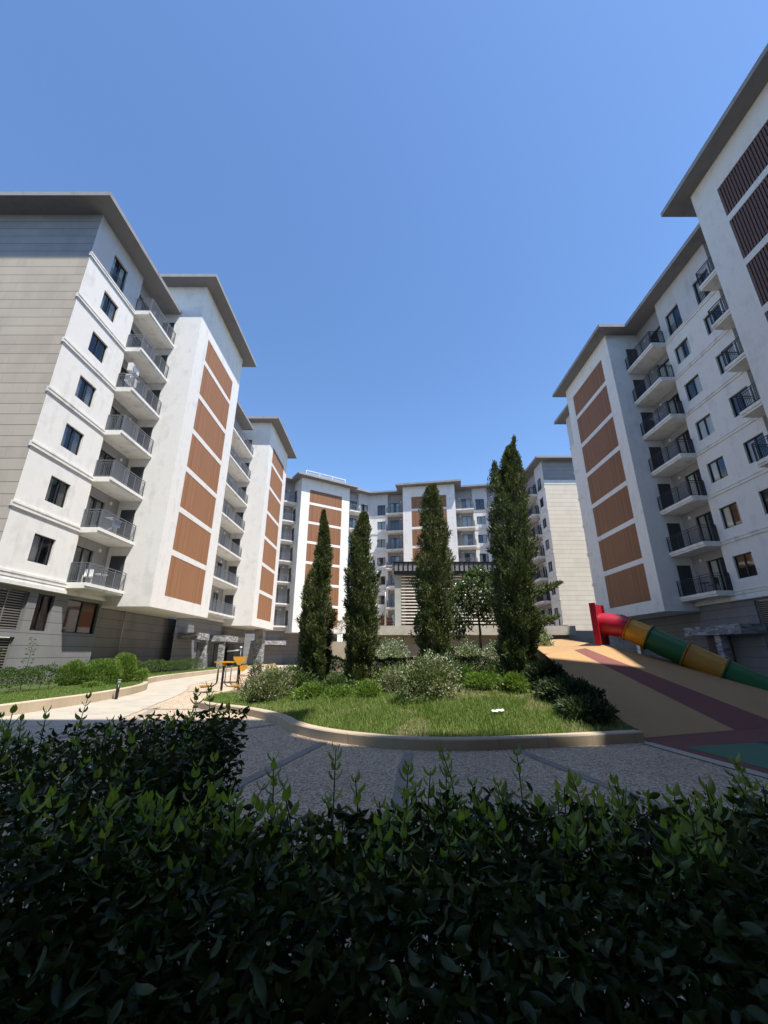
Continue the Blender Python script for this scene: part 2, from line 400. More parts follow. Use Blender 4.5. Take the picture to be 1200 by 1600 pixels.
# --- shared prototypes (meshes only; every window/balcony is its own object)
def window_meshes(w, h, tall=False):
    f = MB(); t_ = .06; y0, y1 = .11, .17
    f.box(-w / 2, w / 2, y0, y1, 0, t_); f.box(-w / 2, w / 2, y0, y1, h - t_, h)
    f.box(-w / 2, -w / 2 + t_, y0, y1, t_, h - t_); f.box(w / 2 - t_, w / 2, y0, y1, t_, h - t_)
    f.box(-.045, .045, y0 - .01, y1, t_, h - t_)
    p = MB(); p.quad([(-w / 2 + t_, .14, t_), (w / 2 - t_, .14, t_), (w / 2 - t_, .14, h - t_), (-w / 2 + t_, .14, h - t_)])
    r = MB(); a, bb, D = -w / 2 - .002, w / 2 + .002, 1.5
    r.quad([(a, .2, 0), (a, D, 0), (a, D, h), (a, .2, h)]); r.quad([(bb, D, 0), (bb, .2, 0), (bb, .2, h), (bb, D, h)])
    r.quad([(a, .2, -.002), (bb, .2, -.002), (bb, D, -.002), (a, D, -.002)]); r.quad([(a, .2, h + .002), (bb, .2, h + .002), (bb, D, h + .002), (a, D, h + .002)])
    r.quad([(a, D, 0), (bb, D, 0), (bb, D, h), (a, D, h)])
    cs = []
    for var in range(4):
        c = MB(); spans = [[(-w / 2 + .04, -w / 2 + .32 * w), (w / 2 - .3 * w, w / 2 - .04)], [(-w / 2 + .04, .05 * w)], [(-w / 2 + .04, w / 2 - .04)], [(.0, w / 2 - .04)]][var]
        for (u0, u1) in spans:
            n = max(6, int((u1 - u0) / .045)); pts = [(u0 + (u1 - u0) * i / n, 0.215 + .025 * math.sin(i * 1.9 + var) + .01 * math.sin(i * .7)) for i in range(n + 1)]
            for i in range(n):
                c.quad([(*pts[i], .02), (*pts[i + 1], .02), (*pts[i + 1], h - .03), (*pts[i], h - .03)], 0, True)
        cs.append(c.mesh("curtain", M_curt))
    return f.mesh("window", M_frame), p.mesh("pane", M_glass), r.mesh("room_wall", M_int), cs
WM = {'win': window_meshes(1.38, 1.4), 'tall': window_meshes(1.38, 2.02), 'door': window_meshes(1.5, 2.25), 'slim': window_meshes(1.1, 1.8), 'wide': window_meshes(3.0, 1.8)}
WSZ = {'win': (1.38, 1.4), 'tall': (1.38, 2.02), 'door': (1.5, 2.25), 'slim': (1.1, 1.8), 'wide': (3.0, 1.8)}

def put_window(root, kind, x, y, z, rail=False, name='window', blind=False, dark=False):
    f, p, r, cs = WM[kind]
    o = link(name, f, root, (x, y, z))
    link('pane', p, o); link('room_wall', r, o)
    if blind:
        w_, h_ = WSZ[kind]; bl = MB()
        bl.box(-w_ / 2 + .07, -.05, .2, .215, h_ * .12, h_ - .07); bl.box(.05, w_ / 2 - .07, .2, .215, .08, h_ - .07)
        bl.build('blind', M_blind, o)
    elif random.random() < .88:
        link('curtain', random.choice(cs), o)
    if rail:
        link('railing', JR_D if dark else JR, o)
    return o
def juliet(mt):
    r = MB(); w = .69
    r.box(-w, w, -.02, .0, .82, .86); r.box(-w, w, -.015, -.002, .72, .745); r.box(-w, w, -.02, .0, .06, .09)
    for i in range(13):
        x = -w + .01 + i * (2 * w - .02) / 12; r.box(x - .009, x + .009, -.017, -.003, .09, .72)
    return r.mesh('railing', mt)
JR = juliet(M_rail); JR_D = juliet(M_railD)

def balcony_mesh(L, p=1.12):
    """local: x 0..L, wall at y=0, outward -y, z=0 at slab underside"""
    s = MB(); e = .0
    s.box(0, L, -p + .07, .44, .0, .13); s.box(-.0, L, -p, .44, .132, .31)
    return s.mesh('balcony', M_trim)
def rail_mesh(L, p=1.12, mt=None, ends=(True, True)):
    r = MB(); z0 = .31; T = 1.16
    def run(a, b):
        a = Vector(a); b = Vector(b); d = b - a; ln = d.length; ux = d.normalized()
        def bx(u0, u1, hw, za, zb):
            if abs(ux.x) > .5:
                xs = sorted((a.x + ux.x * u0, a.x + ux.x * u1)); r.box(xs[0], xs[1], a.y - hw, a.y + hw, za, zb)
            else:
                ys = sorted((a.y + ux.y * u0, a.y + ux.y * u1)); r.box(a.x - hw, a.x + hw, ys[0], ys[1], za, zb)
        bx(0, ln, .024, z0 + T - .235, z0 + T - .195) if False else None
        bx(.02, ln - .02, .024, T + .26 - .04, T + .26); bx(.02, ln - .02, .014, T + .26 - .17, T + .26 - .14); bx(.02, ln - .02, .014, z0 + .07, z0 + .10)
        n = max(2, round(ln / .105)); 
        for i in range(1, n):
            u = ln * i / n
            bx(u - .009, u + .009, .009, z0 + .10, T + .09)
        m_ = max(1, round(ln / 1.1))
        for i in range(0, m_ + 1):
            u = min(max(ln * i / m_, .022), ln - .022)
            bx(u - .022, u + .022, .022, z0, T + .255)
    run((.04, -p + .05, 0), (L - .04, -p + .05, 0))
    if ends[0]: run((.05, -p + .05, 0), (.05, -.0, 0))
    if ends[1]: run((L - .05, -p + .05, 0), (L - .05, -.0, 0))
    return r.mesh('railing', mt)
_bal = {}
def put_balcony(root, x0, L, y, z, dark, ends):
    k = (round(L, 2), dark, ends)
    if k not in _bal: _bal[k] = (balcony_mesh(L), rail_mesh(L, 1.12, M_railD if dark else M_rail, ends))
    o = link('balcony', _bal[k][0], root, (x0, y, z)); link('railing', _bal[k][1], o)
    return o
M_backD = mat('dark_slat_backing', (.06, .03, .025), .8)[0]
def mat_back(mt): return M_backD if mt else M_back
def panel_mesh(w, h, pitch=.11, mt=None):
    s = MB(); s.quad([(-w / 2, .07, 0), (w / 2, .07, 0), (w / 2, .07, h), (-w / 2, .07, h)], 1)
    n = int(w / pitch)
    for i in range(n):
        x = -w / 2 + w * (i + .5) / n
        s.box(x - pitch * .34, x + pitch * .34, .012, .069, .01, h - .01, 0)
    return s.mesh('timber_panel', [mt or M_slat, mat_back(mt)])
_pan = {}
def dome_mesh():
    s = MB(); s.tube([(0, 0, 0), (0, -.05, 0), (0, -.08, 0)], [.12, .115, .06], 12); return s.mesh('wall_lamp', M_lampw)
DOME = dome_mesh()

class Block:
    def __init__(s, origin, angle, label, dark=False):
        s.r = empty('apartment_building', (*origin, 0), math.radians(angle)); tag(s.r, label, 'building'); s.dark = dark
    def main(s, x0, x1, soffit, y0=0.0, rec=(), wins=(), rail_top=True, base=True, zb=4.94, floors=range(7), base_holes=(), side_dir=(), doors=None, rd=.42, noend=()):
        """rec: list of (a,b,tower_side) recess spans with balconies; wins: centres"""
        spans = []; cur = x0
        for a, b_, _ in sorted(rec):
            if a > cur + .01: spans.append((cur, a))
            cur = b_
        if cur < x1 - .01: spans.append((cur, x1))
        for a, b_ in spans:
            wall = MB(); up = MB(); h = []; hu = []
            for wx in wins:
                if a < wx < b_:
                    for k in floors:
                        if k < 6: h.append((wx - .69, wx + .69, FL[k] + .92, FL[k] + 2.32))
                        else: hu.append((wx - .69, wx + .69, FL[k] + .2, FL[k] + 2.22))
            holes_wall(wall, a, b_, zb, FL[6], h, y0); holes_wall(up, a, b_, FL[6], soffit, hu, y0)
            for e_ in (a, b_):
                if e_ in noend: continue
                wall.quad([(e_, y0, zb), (e_, y0 + .5, zb), (e_, y0 + .5, FL[6]), (e_, y0, FL[6])])
                up.quad([(e_, y0, FL[6]), (e_, y0 + .5, FL[6]), (e_, y0 + .5, soffit), (e_, y0, soffit)])
            wall.build('wall', M_white, s.r)
            up.build('upper_wall', M_upper, s.r)
        for wx in wins:
            for k in floors:
                if k < 6: put_window(s.r, 'win', wx, y0 + .0, FL[k] + .92)
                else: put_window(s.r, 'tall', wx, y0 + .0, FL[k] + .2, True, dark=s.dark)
        for a, b_, side in rec:
            L = b_ - a; yr = y0 + rd
            n = 2 if L > 4.5 else 1
            dx = [a + L * (.38 if side > 0 else .62)] if n == 1 else [a + L * .28, a + L * .72]
            h = [(x - .75, x + .75, FL[k] + .33, FL[k] + 2.58) for x in dx for k in floors]
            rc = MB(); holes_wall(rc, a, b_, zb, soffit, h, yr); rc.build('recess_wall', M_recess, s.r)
            for k in floors:
                for x in dx: put_window(s.r, 'door', x, yr, FL[k] + .33, name='balcony_door')
                ends = (side > 0 or side == 0, side < 0 or side == 0)
                put_balcony(s.r, a + (.02 if side < 0 else -.12), L + .10 if side else L, y0 - .0, FL[k], s.dark, ends)
                link('wall_lamp', DOME, s.r, (a + L * (.75 if side > 0 else .25), yr, FL[k] + 2.72))
        for k in floors:                                     # moulded string courses
            for a, b_ in spans:
                st = MB(); z = FL[k]
                st.box(a - .05, b_ + .05, y0 - .07, y0 + .06, z + .02, z + .12); st.box(a - .05, b_ + .05, y0 - .04, y0 + .06, z + .122, z + .20); st.box(a - .05, b_ + .05, y0 - .08, y0 + .06, z + .202, z + .30)
                st.build('string_course', M_trim, s.r)
        if base:
            bw = MB(); holes_wall(bw, x0, x1, -.1, 4.62, base_holes, y0 + .1, .25); bw.build('base_wall', M_base, s.r)
            lg = MB(); lg.box(x0 - .1, x1, y0 - .14, y0 + .5, 4.622, 4.80); lg.box(x0 - .1, x1, y0 - .05, y0 + .5, 4.802, 4.94); lg.build('ledge', M_trim, s.r)
    def tower(s, x0, x1, d, soffit, zb=4.32, y0=0.0, top_h=2.1, doors=(0, 0), base=True, pw=5.75, back=6.0, ext=.3, slat=None, pc=None):
        wall = MB(); up = MB(); c = pc or (x0 + x1) / 2; yf = y0 - d
        hol = [(c - pw / 2, c + pw / 2, FL[k] + .25, FL[k] + (3.0 if k < 6 else .25 + top_h)) for k in range(7)]
        holes_wall(wall, x0, x1, zb, soffit, hol, yf, .07)
        for x in (x0, x1):
            wall.quad([(x, yf, zb), (x, y0 + back, zb), (x, y0 + back, soffit), (x, yf, soffit)])
        wall.quad([(x0, yf, zb), (x1, yf, zb), (x1, y0 + .6, zb), (x0, y0 + .6, zb)])
        wall.build('tower_wall', M_white, s.r)
        for k in range(7):
            hh = 2.75 if k < 6 else top_h
            key = (pw, round(hh, 2), slat)
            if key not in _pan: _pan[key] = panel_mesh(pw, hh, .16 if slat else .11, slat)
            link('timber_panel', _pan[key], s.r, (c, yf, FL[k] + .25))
        for side, x, sg in ((doors[0], x0, -1), (doors[1], x1, 1)):
            if side:
                for k in range(7):
                    dm = MB(); dm.box(min(x + sg * .001, x + sg * .03), max(x + sg * .001, x + sg * .03), y0 - .78, y0 + .16, FL[k] + .33, FL[k] + 2.55); dm.build('side_door', M_door, s.r)
        if base:
            bw = MB(); bw.quad([(x0 - .3, y0 + .55, -.1), (x1 + ext, y0 + .55, -.1), (x1 + ext, y0 + .55, zb), (x0 - .3, y0 + .55, zb)]); bw.build('base_wall', M_base, s.r)
    def roof(s, poly, z, th=.3):
        o = MB(); o.prism(poly, z, z + th, 0, 1); rf = o.build('roof', [M_soffit, M_fascia], s.r)
        return rf
    def gable(s, x, y0, y1, soffit, m1, m2, split=None):
        g = MB(); split = split or FL[6]
        g.quad([(x, y0, -.1), (x, y1, -.1), (x, y1, split), (x, y0, split)], 0); g.quad([(x, y0, split), (x, y1, split), (x, y1, soffit), (x, y0, soffit)], 1)
        g.build('gable_wall', [m1, m2], s.r)
    def louvre(s, x0, x1, z0, z1, y):
        l = MB(); l.box(x0, x1, y - .0, y + .02, z0, z1, 1)
        n = int((z1 - z0) / .115)
        for i in range(n):
            z = z0 + (i + .5) * (z1 - z0) / n; l.box(x0 + .05, x1 - .05, y - .07, y - .005, z - .022, z + .022)
        for x in (x0, (x0 + x1) / 2 - .03, x1 - .06): l.box(x, x + .06, y - .09, y - .072, z0, z1)
        l.build('louvre', [M_louv, M_louvB], s.r)
    def canopy(s, x0, x1, yo, z0=2.65, z1=3.2, y1=.5, pil=None):
        c = MB(); c.box(x0, x1, yo, y1, z0, z1); c.build('canopy', M_stone, s.r)
        if pil:
            p = MB(); p.box(pil[0], pil[1], yo + .15, yo + .6, -.05, z0 - .003); p.build('pillar', M_stone, s.r)

# left near building --------------------------------------------------------------
A = Block((-17.4, 18.0), 90, 'nearest apartment building on the left, with beige clad end wall and large sunlit timber tower')
A.main(0, 7.9, 27.25, noend=(0,), rec=[(4.55, 7.9, 1)], wins=[2.35],
       base_holes=[(.3, 2.45, 2.65, 4.45), (3.0, 4.1, 2.65, 4.45), (5.1, 8.1 - .35, 2.65, 4.45), (.2, 2.3, .1, 2.3)])
A.louvre(.32, 2.43, 2.66, 4.44, .3); A.louvre(.22, 2.28, .12, 2.28, .3)
put_window(A.r, 'slim', 3.55, .12, 2.65, blind=True); 
o = put_window(A.r, 'wide', 6.42, .12, 2.65, blind=True); o.scale = (.88, 1, 1)
A.tower(7.9, 16.8, 2.85, 30.1, doors=(1, 1), ext=3)
A.gable(0, 0, 15, 27.25, M_tan, M_gcl)
A.roof([(-1.15, -1.15), (7.88, -1.15), (7.88, 15), (-1.15, 15)], 27.25)
A.roof([(6.9, -3.95), (17.9, -3.95), (17.9, 15), (6.9, 15)], 30.1)
g = MB(); g.quad([(7.9, .5, 27.5), (7.9, 14.8, 27.5), (7.9, 14.8, 30.1), (7.9, .5, 30.1)]); g.build('attic_wall', M_white, A.r)
p = MB(); p.tube([(10.85, .35, 4.3), (10.85, .35, 3.4), (10.85, .35, 1.1)], .05, 8); p.build('downpipe', M_galv, A.r)
# left second building
B = Block((-17.0, 34.8), 90, 'second apartment building on the left, behind the first tower, with narrow sunlit timber tower')
B.main(0, 10.0, 27.25, rec=[(3.2, 10.0, 1)], wins=[])
B.tower(10.0, 18.9, 3.0, 28.8, doors=(1, 0))
B.roof([(-.2, -1.1), (9.2, -1.1), (9.2, 14), (-.2, 14)], 27.25)
B.roof([(9.0, -4.1), (20.0, -4.1), (20.0, 14), (9.0, 14)], 28.8)
B.canopy(.6, 3.2, -1.5, pil=(3.0, 3.4)); B.canopy(6.8, 12.6, -1.6, pil=(6.9, 7.4))
for x in (4.6, 8.6, 12.4):
    d = MB(); d.box(x, x + 1.9, .03, .099, .1, 2.5); d.build('entrance_door', M_door, B.r)
p = MB(); p.box(16.8, 17.9, -2.4, -1.4, -.05, 4.3); p.build('pillar', M_stone, B.r)
# angled building
Cb = Block((-10.87, 64.39), 33.8, 'angled apartment building in the far left corner with a pale parapet frame on its roof')
Cb.main(-10.5, -4.3, 28.0, rec=[(-7.6, -4.3, 1)], wins=[-9.2])
Cb.tower(-4.3, 4.3, 2.7, 28.0, doors=(1, 0))
Cb.main(4.3, 8.96, 28.0, y0=-1.85, rec=[(4.3, 6.6, -1)], wins=[7.75])
Cb.roof([(-11.5, -1.1), (-5.4, -1.1), (-5.4, -3.8), (5.4, -3.8), (5.4, -2.95), (8.2, -2.95), (9.2, 8), (-11.5, 8)], 28.0)
rs = MB()
rs.box(-3.0, 4.2, -.9, -.75, 28.35, 29.9); 
rs.box(-3.0, -2.85, -.7, 3, 28.35, 29.9); rs.box(4.05, 4.2, -.7, 3, 28.35, 29.9)
for i in range(40):
    x = -3.1 + i * .187; rs.box(x, x + .05, -.98, -.93, 29.2, 29.95)
for x in (-3.1, -.7, 1.7, 4.2): rs.box(x, x + .1, -1.1, -1.0, 28.35, 30.1)
rs.box(-3.1, 4.3, -1.1, -1.0, 30.102, 30.2)
rs.build('roof_parapet', M_trim, Cb.r)
Cb.canopy(-9.0, -4.5, -1.6)
# central building
D = Block((7.85, 65.96), -10.3, 'central apartment building at the end of the court behind the slatted pavilion')
D.main(-10.4, -4.3, 28.0, rec=[(-7.3, -4.3, 1)], wins=[-8.45])
D.tower(-4.3, 4.3, 2.7, 28.0, doors=(1, 1))
D.main(4.3, 14.5, 28.0, rec=[(4.3, 7.15, -1), (9.6, 12.6, 0)], wins=[8.35])
D.roof([(-11.0, -1.1), (-5.4, -1.1), (-5.4, -3.8), (5.4, -3.8), (5.4, -1.1), (15, -1.1), (15, 9), (-9.6, 9)], 28.02)
D.canopy(-9, -4.6, -2.4, 3.6, 4.2)
# back right building
Eb = Block((23.0, 54.3), -90, 'far right apartment building with a tall cream clad end wall beyond the cypresses', True)
Eb.main(-9.2, 0, 28.15, noend=(0,), rec=[(-9.2, -3.1, -1)], wins=[-1.75])
Eb.tower(-18.0, -9.2, 2.7, 30.6, doors=(0, 1))
Eb.gable(0, 0, 14, 28.15, M_tanB, M_gcl, 25.1)
wl = MB(); wl.box(-.02, .03, -.03, 14, 24.5, 25.12); wl.build('coping_band', M_trim, Eb.r)
Eb.roof([(-8.4, -1.1), (1.15, -1.1), (1.15, 14), (-8.4, 14)], 28.15)
Eb.roof([(-19, -3.8), (-8.2, -3.8), (-8.2, 14), (-19, 14)], 30.6)
# right building
F = Block((21.65, 37.1), -90, 'shaded apartment building on the right with two dark timber towers and a balcony column', True)
F.tower(0, 8.2, 2.3, 27.9, doors=(0, 1), top_h=2.25)
F.main(8.2, 19.7, 27.9, rec=[(8.2, 11.45, -1), (16.7, 19.7, 1)], wins=[12.8, 15.75],
       base_holes=[(12.6, 15.2, .2, 4.5), (15.5, 18.5, .2, 4.5)])
F.louvre(12.62, 15.18, .22, 4.48, .3); F.louvre(15.52, 18.48, .22, 4.48, .3)
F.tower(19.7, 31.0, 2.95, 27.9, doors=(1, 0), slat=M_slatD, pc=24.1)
F.main(31.0, 33.0, 27.9)
F.tower(33.0, 44, 6.7, 27.9, base=True)  # out-of-frame tower added, its depth set to shade the rubber mound
F.main(-5.5, 0, 27.9, noend=(-5.5,), wins=[-3])
F.roof([(-6.6, -.95), (-1.0, -.95), (-1.0, -3.3), (9.2, -3.3), (9.2, -1.05), (18.5, -1.05), (18.5, -3.95), (31.95, -3.95), (31.95, -7.7), (45, -7.7), (45, 15), (-6.6, 15)], 27.9)
F.gable(-5.5, 0, 14, 27.9, M_tanB, M_gcl, 25.1)
F.canopy(8.0, 12.7, -1.2, pil=(10.4, 10.85))
d = MB(); d.box(8.3, 10.2, .03, .099, .1, 2.6); d.build('entrance_door', M_door, F.r)
# building behind the camera
G = Block((12.0, -2.5), 180, 'apartment building behind the viewpoint whose roofs shade the near paving')
G.tower(3.7, 11.0, 2.8, 31.3)
G.main(11.0, 30, 30.6, rec=[(11.0, 14.0, -1)], wins=[15, 18, 22, 26])
G.main(-10, 3.7, 30.6, rec=[(.7, 3.7, 1)], wins=[-4, -8])
G.roof([(-11, -1.1), (31, -1.1), (31, 12), (-11, 12)], 30.6)
G.roof([(2.7, -3.9), (12.1, -3.9), (12.1, 12), (2.7, 12)], 31.3)

# air conditioners on left balconies, right balcony far column
def ac(loc, rz, label):
    r = empty('air_conditioner', loc, rz); tag(r, label, 'air conditioner', 'air conditioner units on balconies')
    c = MB(); c.box(-.4, .4, -.3, 0, 0, .58); c.build('casing', M_ac, r)
    f = MB(); f.tube([(-.1, -.301, .29), (-.1, -.33, .29)], .23, 20); f.build('fan_grille', M_galv, r)
ac((-17.0, 22.95, FL[4] + 1.75), math.radians(90), 'white air conditioner on the third balcony from the top of the left building')
ac((-17.0, 22.95, FL[4] + .9), math.radians(90), 'white air conditioner under another one on the left building')
for i, k in enumerate((5, 4, 3, 2)):
    ac((23.25, 57.9, FL[k] + 2.0), math.radians(-90), ['topmost', 'second', 'third', 'fourth'][i] + ' air conditioner down the balconies of the far right building')

# ================================================================= GROUND
gm = MB(); gm.quad([(-400, -400, -.02), (400, -400, -.02), (400, 400, -.02), (-400, 400, -.02)]); tag(gm.build('ground', M_asph), kind='structure')
pz = MB(); pz.quad([(-17.4, -4, 0), (22, -4, 0), (22, 60, 0), (-17.4, 60, 0)]); tag(pz.build('pavement', M_peb), kind='structure')

def strip(mb, pts, wd, z, m=0):
    pts = [Vector((*p, 0)) for p in pts]; n = len(pts); A_ = []; B_ = []
    for i, p in enumerate(pts):
        d = (pts[min(i + 1, n - 1)] - pts[max(i - 1, 0)]).normalized(); q = Vector((-d.y, d.x, 0)) * wd / 2
        A_.append(p + q); B_.append(p - q)
    for i in range(n - 1):
        mb.quad([(B_[i].x, B_[i].y, z), (B_[i + 1].x, B_[i + 1].y, z), (A_[i + 1].x, A_[i + 1].y, z), (A_[i].x, A_[i].y, z)], m)

def spline(pts, k=6, closed=False):
    P = [Vector((*p, 0)) if len(p) == 2 else Vector(p) for p in pts]; n = len(P); out = []
    rng_ = range(n) if closed else range(n - 1)
    for i in rng_:
        g_ = lambda j: P[j % n] if closed else P[min(max(j, 0), n - 1)]
        a, b_, c_, d_ = g_(i - 1), g_(i), g_(i + 1), g_(i + 2)
        for s_ in range(k):
            t_ = s_ / k
            out.append(.5 * ((2 * b_) + (c_ - a) * t_ + (2 * a - 5 * b_ + 4 * c_ - d_) * t_ ** 2 + (-a + 3 * b_ - 3 * c_ + d_) * t_ ** 3))
    if not closed: out.append(P[-1])
    return [(q.x, q.y) for q in out]

# concrete walk along the left planter
LCURB = [(-10.9, 4.0), (-10.3, 9.0), (-10.15, 12.3), (-10.0, 15.2), (-10.35, 18.2), (-11.1, 20.6), (-12.3, 22.6), (-13.3, 25.5), (-13.7, 30), (-14.0, 40), (-14.0, 56)]
LC = spline(LCURB, 5)
cw = MB(); 
LC2 = spline([(-6.6, 4.0), (-6.4, 9.0), (-6.9, 12.3), (-7.6, 15.2), (-8.3, 18.2), (-9.1, 20.6), (-9.9, 22.6), (-10.4, 25.5), (-10.9, 30), (-11.4, 40), (-11.4, 56)], 5)
for i in range(len(LC) - 1):
    cw.quad([(*LC[i], .004), (*LC2[i], .004), (*LC2[i + 1], .004), (*LC[i + 1], .004)])
tag(cw.build('path', M_conc), kind='structure')
bd = MB()
for pts in ([(-1.95, 5.2), (-1.86, 6.1), (-1.13, 8.75)], [(.15, 5.2), (.28, 6.9), (.43, 7.85)], [(3.1, 5.0), (2.73, 6.4), (2.3, 8.15)],
            [(-6.6, 9.2), (-3.3, 9.95), (-2.6, 10.75)], [(-7.3, 13.6), (-5.2, 13.4)], [(-5.9, 4.6), (-5.5, 8.4), (-7.0, 14.0)], [(-8.6, 19.5), (-6.0, 19.2)], [(-10.2, 24.5), (-6.5, 24.3)]):
    strip(bd, pts, .16, .008)
tag(bd.build('paving_bands', M_band), kind='structure')
jt = MB()
for k in range(10):
    i = 3 + k * 4
    if i < len(LC): strip(jt, [LC[i], LC2[i]], .02, .008)
strip(jt, LC2, .03, .0085)
tag(jt.build('path_joints', M_band), kind='structure')

def curb(name, pts, wd, h, label=None, z0=-.02, closed=False):
    """solid kerb with a slightly rounded top edge"""
    P = [Vector((*p, 0)) for p in pts]; n = len(P); prof = [(-wd / 2, z0), (-wd / 2, h - .02), (-wd / 2 + .02, h), (wd / 2 - .02, h), (wd / 2, h - .02), (wd / 2, z0)]
    mb = MB(); rings = []
    for i, p in enumerate(P):
        d = (P[min(i + 1, n - 1)] - P[max(i - 1, 0)]).normalized(); q = Vector((-d.y, d.x, 0))
        rings.append([(p + q * u + Vector((0, 0, z_))) for u, z_ in prof])
    for i in range(n - 1):
        for k in range(len(prof) - 1):
            mb.quad([rings[i][k], rings[i][k + 1], rings[i + 1][k + 1], rings[i + 1][k]])
    for r_ in (rings[0], rings[-1]): mb.quad(r_)
    return tag(mb.build(name, M_curb), kind='structure')
curb('kerb', LC, .22, .30)

# left planter soil + lawn
lp = MB()
for i in range(len(LC) - 1):
    a, b_ = LC[i], LC[i + 1]
    lp.quad([(-17.28, a[1], .26), (a[0], a[1], .26), (b_[0], b_[1], .26), (-17.28, b_[1], .26)])
tag(lp.build('planter_soil', M_turf), kind='structure')

# island
ISL_F = [(-6.5, 24.0), (-6.35, 20.0), (-6.3, 16.5), (-5.95, 14.4), (-5.05, 13.35), (-4.2, 12.8), (-3.3, 12.0), (-2.46, 10.96), (-1.9, 9.9), (-1.25, 9.15), (-.47, 8.6), (.44, 8.22), (1.55, 8.15), (2.97, 8.4), (4.9, 8.85)]
IC = spline(ISL_F, 4)
curb('kerb', IC, .24, .18)
ICn = np.array(IC)
def seg_dist(x, y):
    p = np.array([x, y]); a = ICn[:-1]; b_ = ICn[1:]; ab = b_ - a
    t_ = np.clip(((p - a) * ab).sum(1) / (ab * ab).sum(1), 0, 1); q = a + ab * t_[:, None]
    return float(np.sqrt(((p - q) ** 2).sum(1)).min())
ISL_POLY = IC + [(5.05, 9.1), (5.2, 14.0), (6.0, 18), (7.6, 27.2), (-6.5, 27.2)]
def inside(x, y, poly=ISL_POLY):
    c_ = False; n = len(poly); j = n - 1
    for i in range(n):
        xi, yi = poly[i]; xj, yj = poly[j]
        if (yi > y) != (yj > y) and x < (xj - xi) * (y - yi) / (yj - yi) + xi: c_ = not c_
        j = i
    return c_
def hz(x, y):
    d = seg_dist(x, y)
    h = .13 + .122 * min(d, 6.8) + .03 * noise.noise((x * .7, y * .7, 0)) * min(d, 1)
    lf = min(1, max(0, (x + 6) / 5)); h *= (.55 + .45 * lf) if d > .2 else 1
    return h
gx = np.arange(-7, 8.2, .3); gy = np.arange(7.8, 27.6, .3)
tm = MB(); idx = {}
H = {}
for x in gx:
    for y in gy:
        H[(round(x, 2), round(y, 2))] = hz(x, y)
def cl(x, y):   # snap outside points back to the kerb centre line
    if inside(x, y): return (x, y)
    return None
for i in range(len(gx) - 1):
    for j in range(len(gy) - 1):
        q = [(gx[i], gy[j]), (gx[i + 1], gy[j]), (gx[i + 1], gy[j + 1]), (gx[i], gy[j + 1])]
        ins = [inside(*p_) for p_ in q]
        if not any(ins): continue
        pts = []
        for p_, s_ in zip(q, ins):
            if s_: pts.append((p_[0], p_[1], hz(*p_)))
            else:
                P_ = np.array(p_); a = np.array(ISL_POLY); b_ = np.roll(a, -1, 0); ab = b_ - a
                t_ = np.clip(((P_ - a) * ab).sum(1) / ((ab * ab).sum(1) + 1e-9), 0, 1); qq = a + ab * t_[:, None]
                k = np.argmin(((P_ - qq) ** 2).sum(1)); pts.append((qq[k][0], qq[k][1], hz(*qq[k])))
        tm.quad(pts, 0, True)
tag(tm.build('planted_bank', M_soil), kind='structure')

# ---------------------------------------------------------------- rubber mound
def pl(x, y):     # front facet of the mound
    return .335 * (-.32 * (x - 5.1) + .947 * (y - 9.1))
A0 = (5.2, 14.0, 1.57); B0 = (8.15, 16.0, pl(8.15, 16.0))
A0 = (5.2, 14.0, pl(5.2, 14.0))
def fr(x, y, dz=0): return (x, y, max(0.012, pl(x, y)) + dz)
rm = MB()
C0 = (5.1, 9.1, .012); D0 = (7.62, 9.95, .012)
# tan left field, maroon band, tan right field (coplanar, edge to edge)
bandTL = fr(6.55, 14.92); bandTR = fr(7.15, 15.32); bandBL = D0; bandBR = (9.2, 10.48, .012)
E0 = (14.0, 12.1, .012); Ftop = (13.2, 13.7, .42)
rm.quad([C0, bandBL, bandTL, A0], 0)
rm.quad([bandBL, bandBR, bandTR, bandTL], 1)
rm.quad([bandBR, Ftop, B0], 0); rm.quad([bandBR, E0, Ftop], 0); rm.quad([bandBR, B0, bandTR], 0)
# plateau behind the crest
K1 = (6.1, 18.0, 1.98); K2 = (8.6, 20.6, 2.22); K3 = (11.6, 27.2, 2.45); K4 = (13.5, 22, 1.3); K0 = (7.4, 27.2, 2.3)
def sub(a, b_, t_): return tuple(a[i] + (b_[i] - a[i]) * t_ for i in range(3))
rm.quad([A0, bandTL, K2, K1], 0); rm.quad([bandTL, bandTR, K2], 0); rm.quad([bandTR, B0, K2], 0); rm.quad([B0, Ftop, K4, K2], 0); rm.quad([K1, K2, K0], 0); rm.quad([K2, K4, K3], 0); rm.quad([K2, K3, K0], 0)
# skirts
rm.quad([C0, A0, (5.2, 14, .0), (5.1, 9.1, 0)], 2); rm.quad([A0, K1, (6.1, 18, 0), (5.2, 14, 0)], 2); rm.quad([K1, K0, (7.4, 27.2, 0), (6.1, 18, 0)], 2); rm.quad([Ftop, E0, (14, 12.1, 0), (15, 15, 0)], 2); rm.quad([K4, Ftop, (15, 15, 0), (15, 22, 0)], 2); rm.quad([K3, K4, (15, 22, 0), (12, 27.2, 0)], 2)
tag(rm.build('rubber_mound', [R_tan, R_mar, M_soil]), kind='structure')
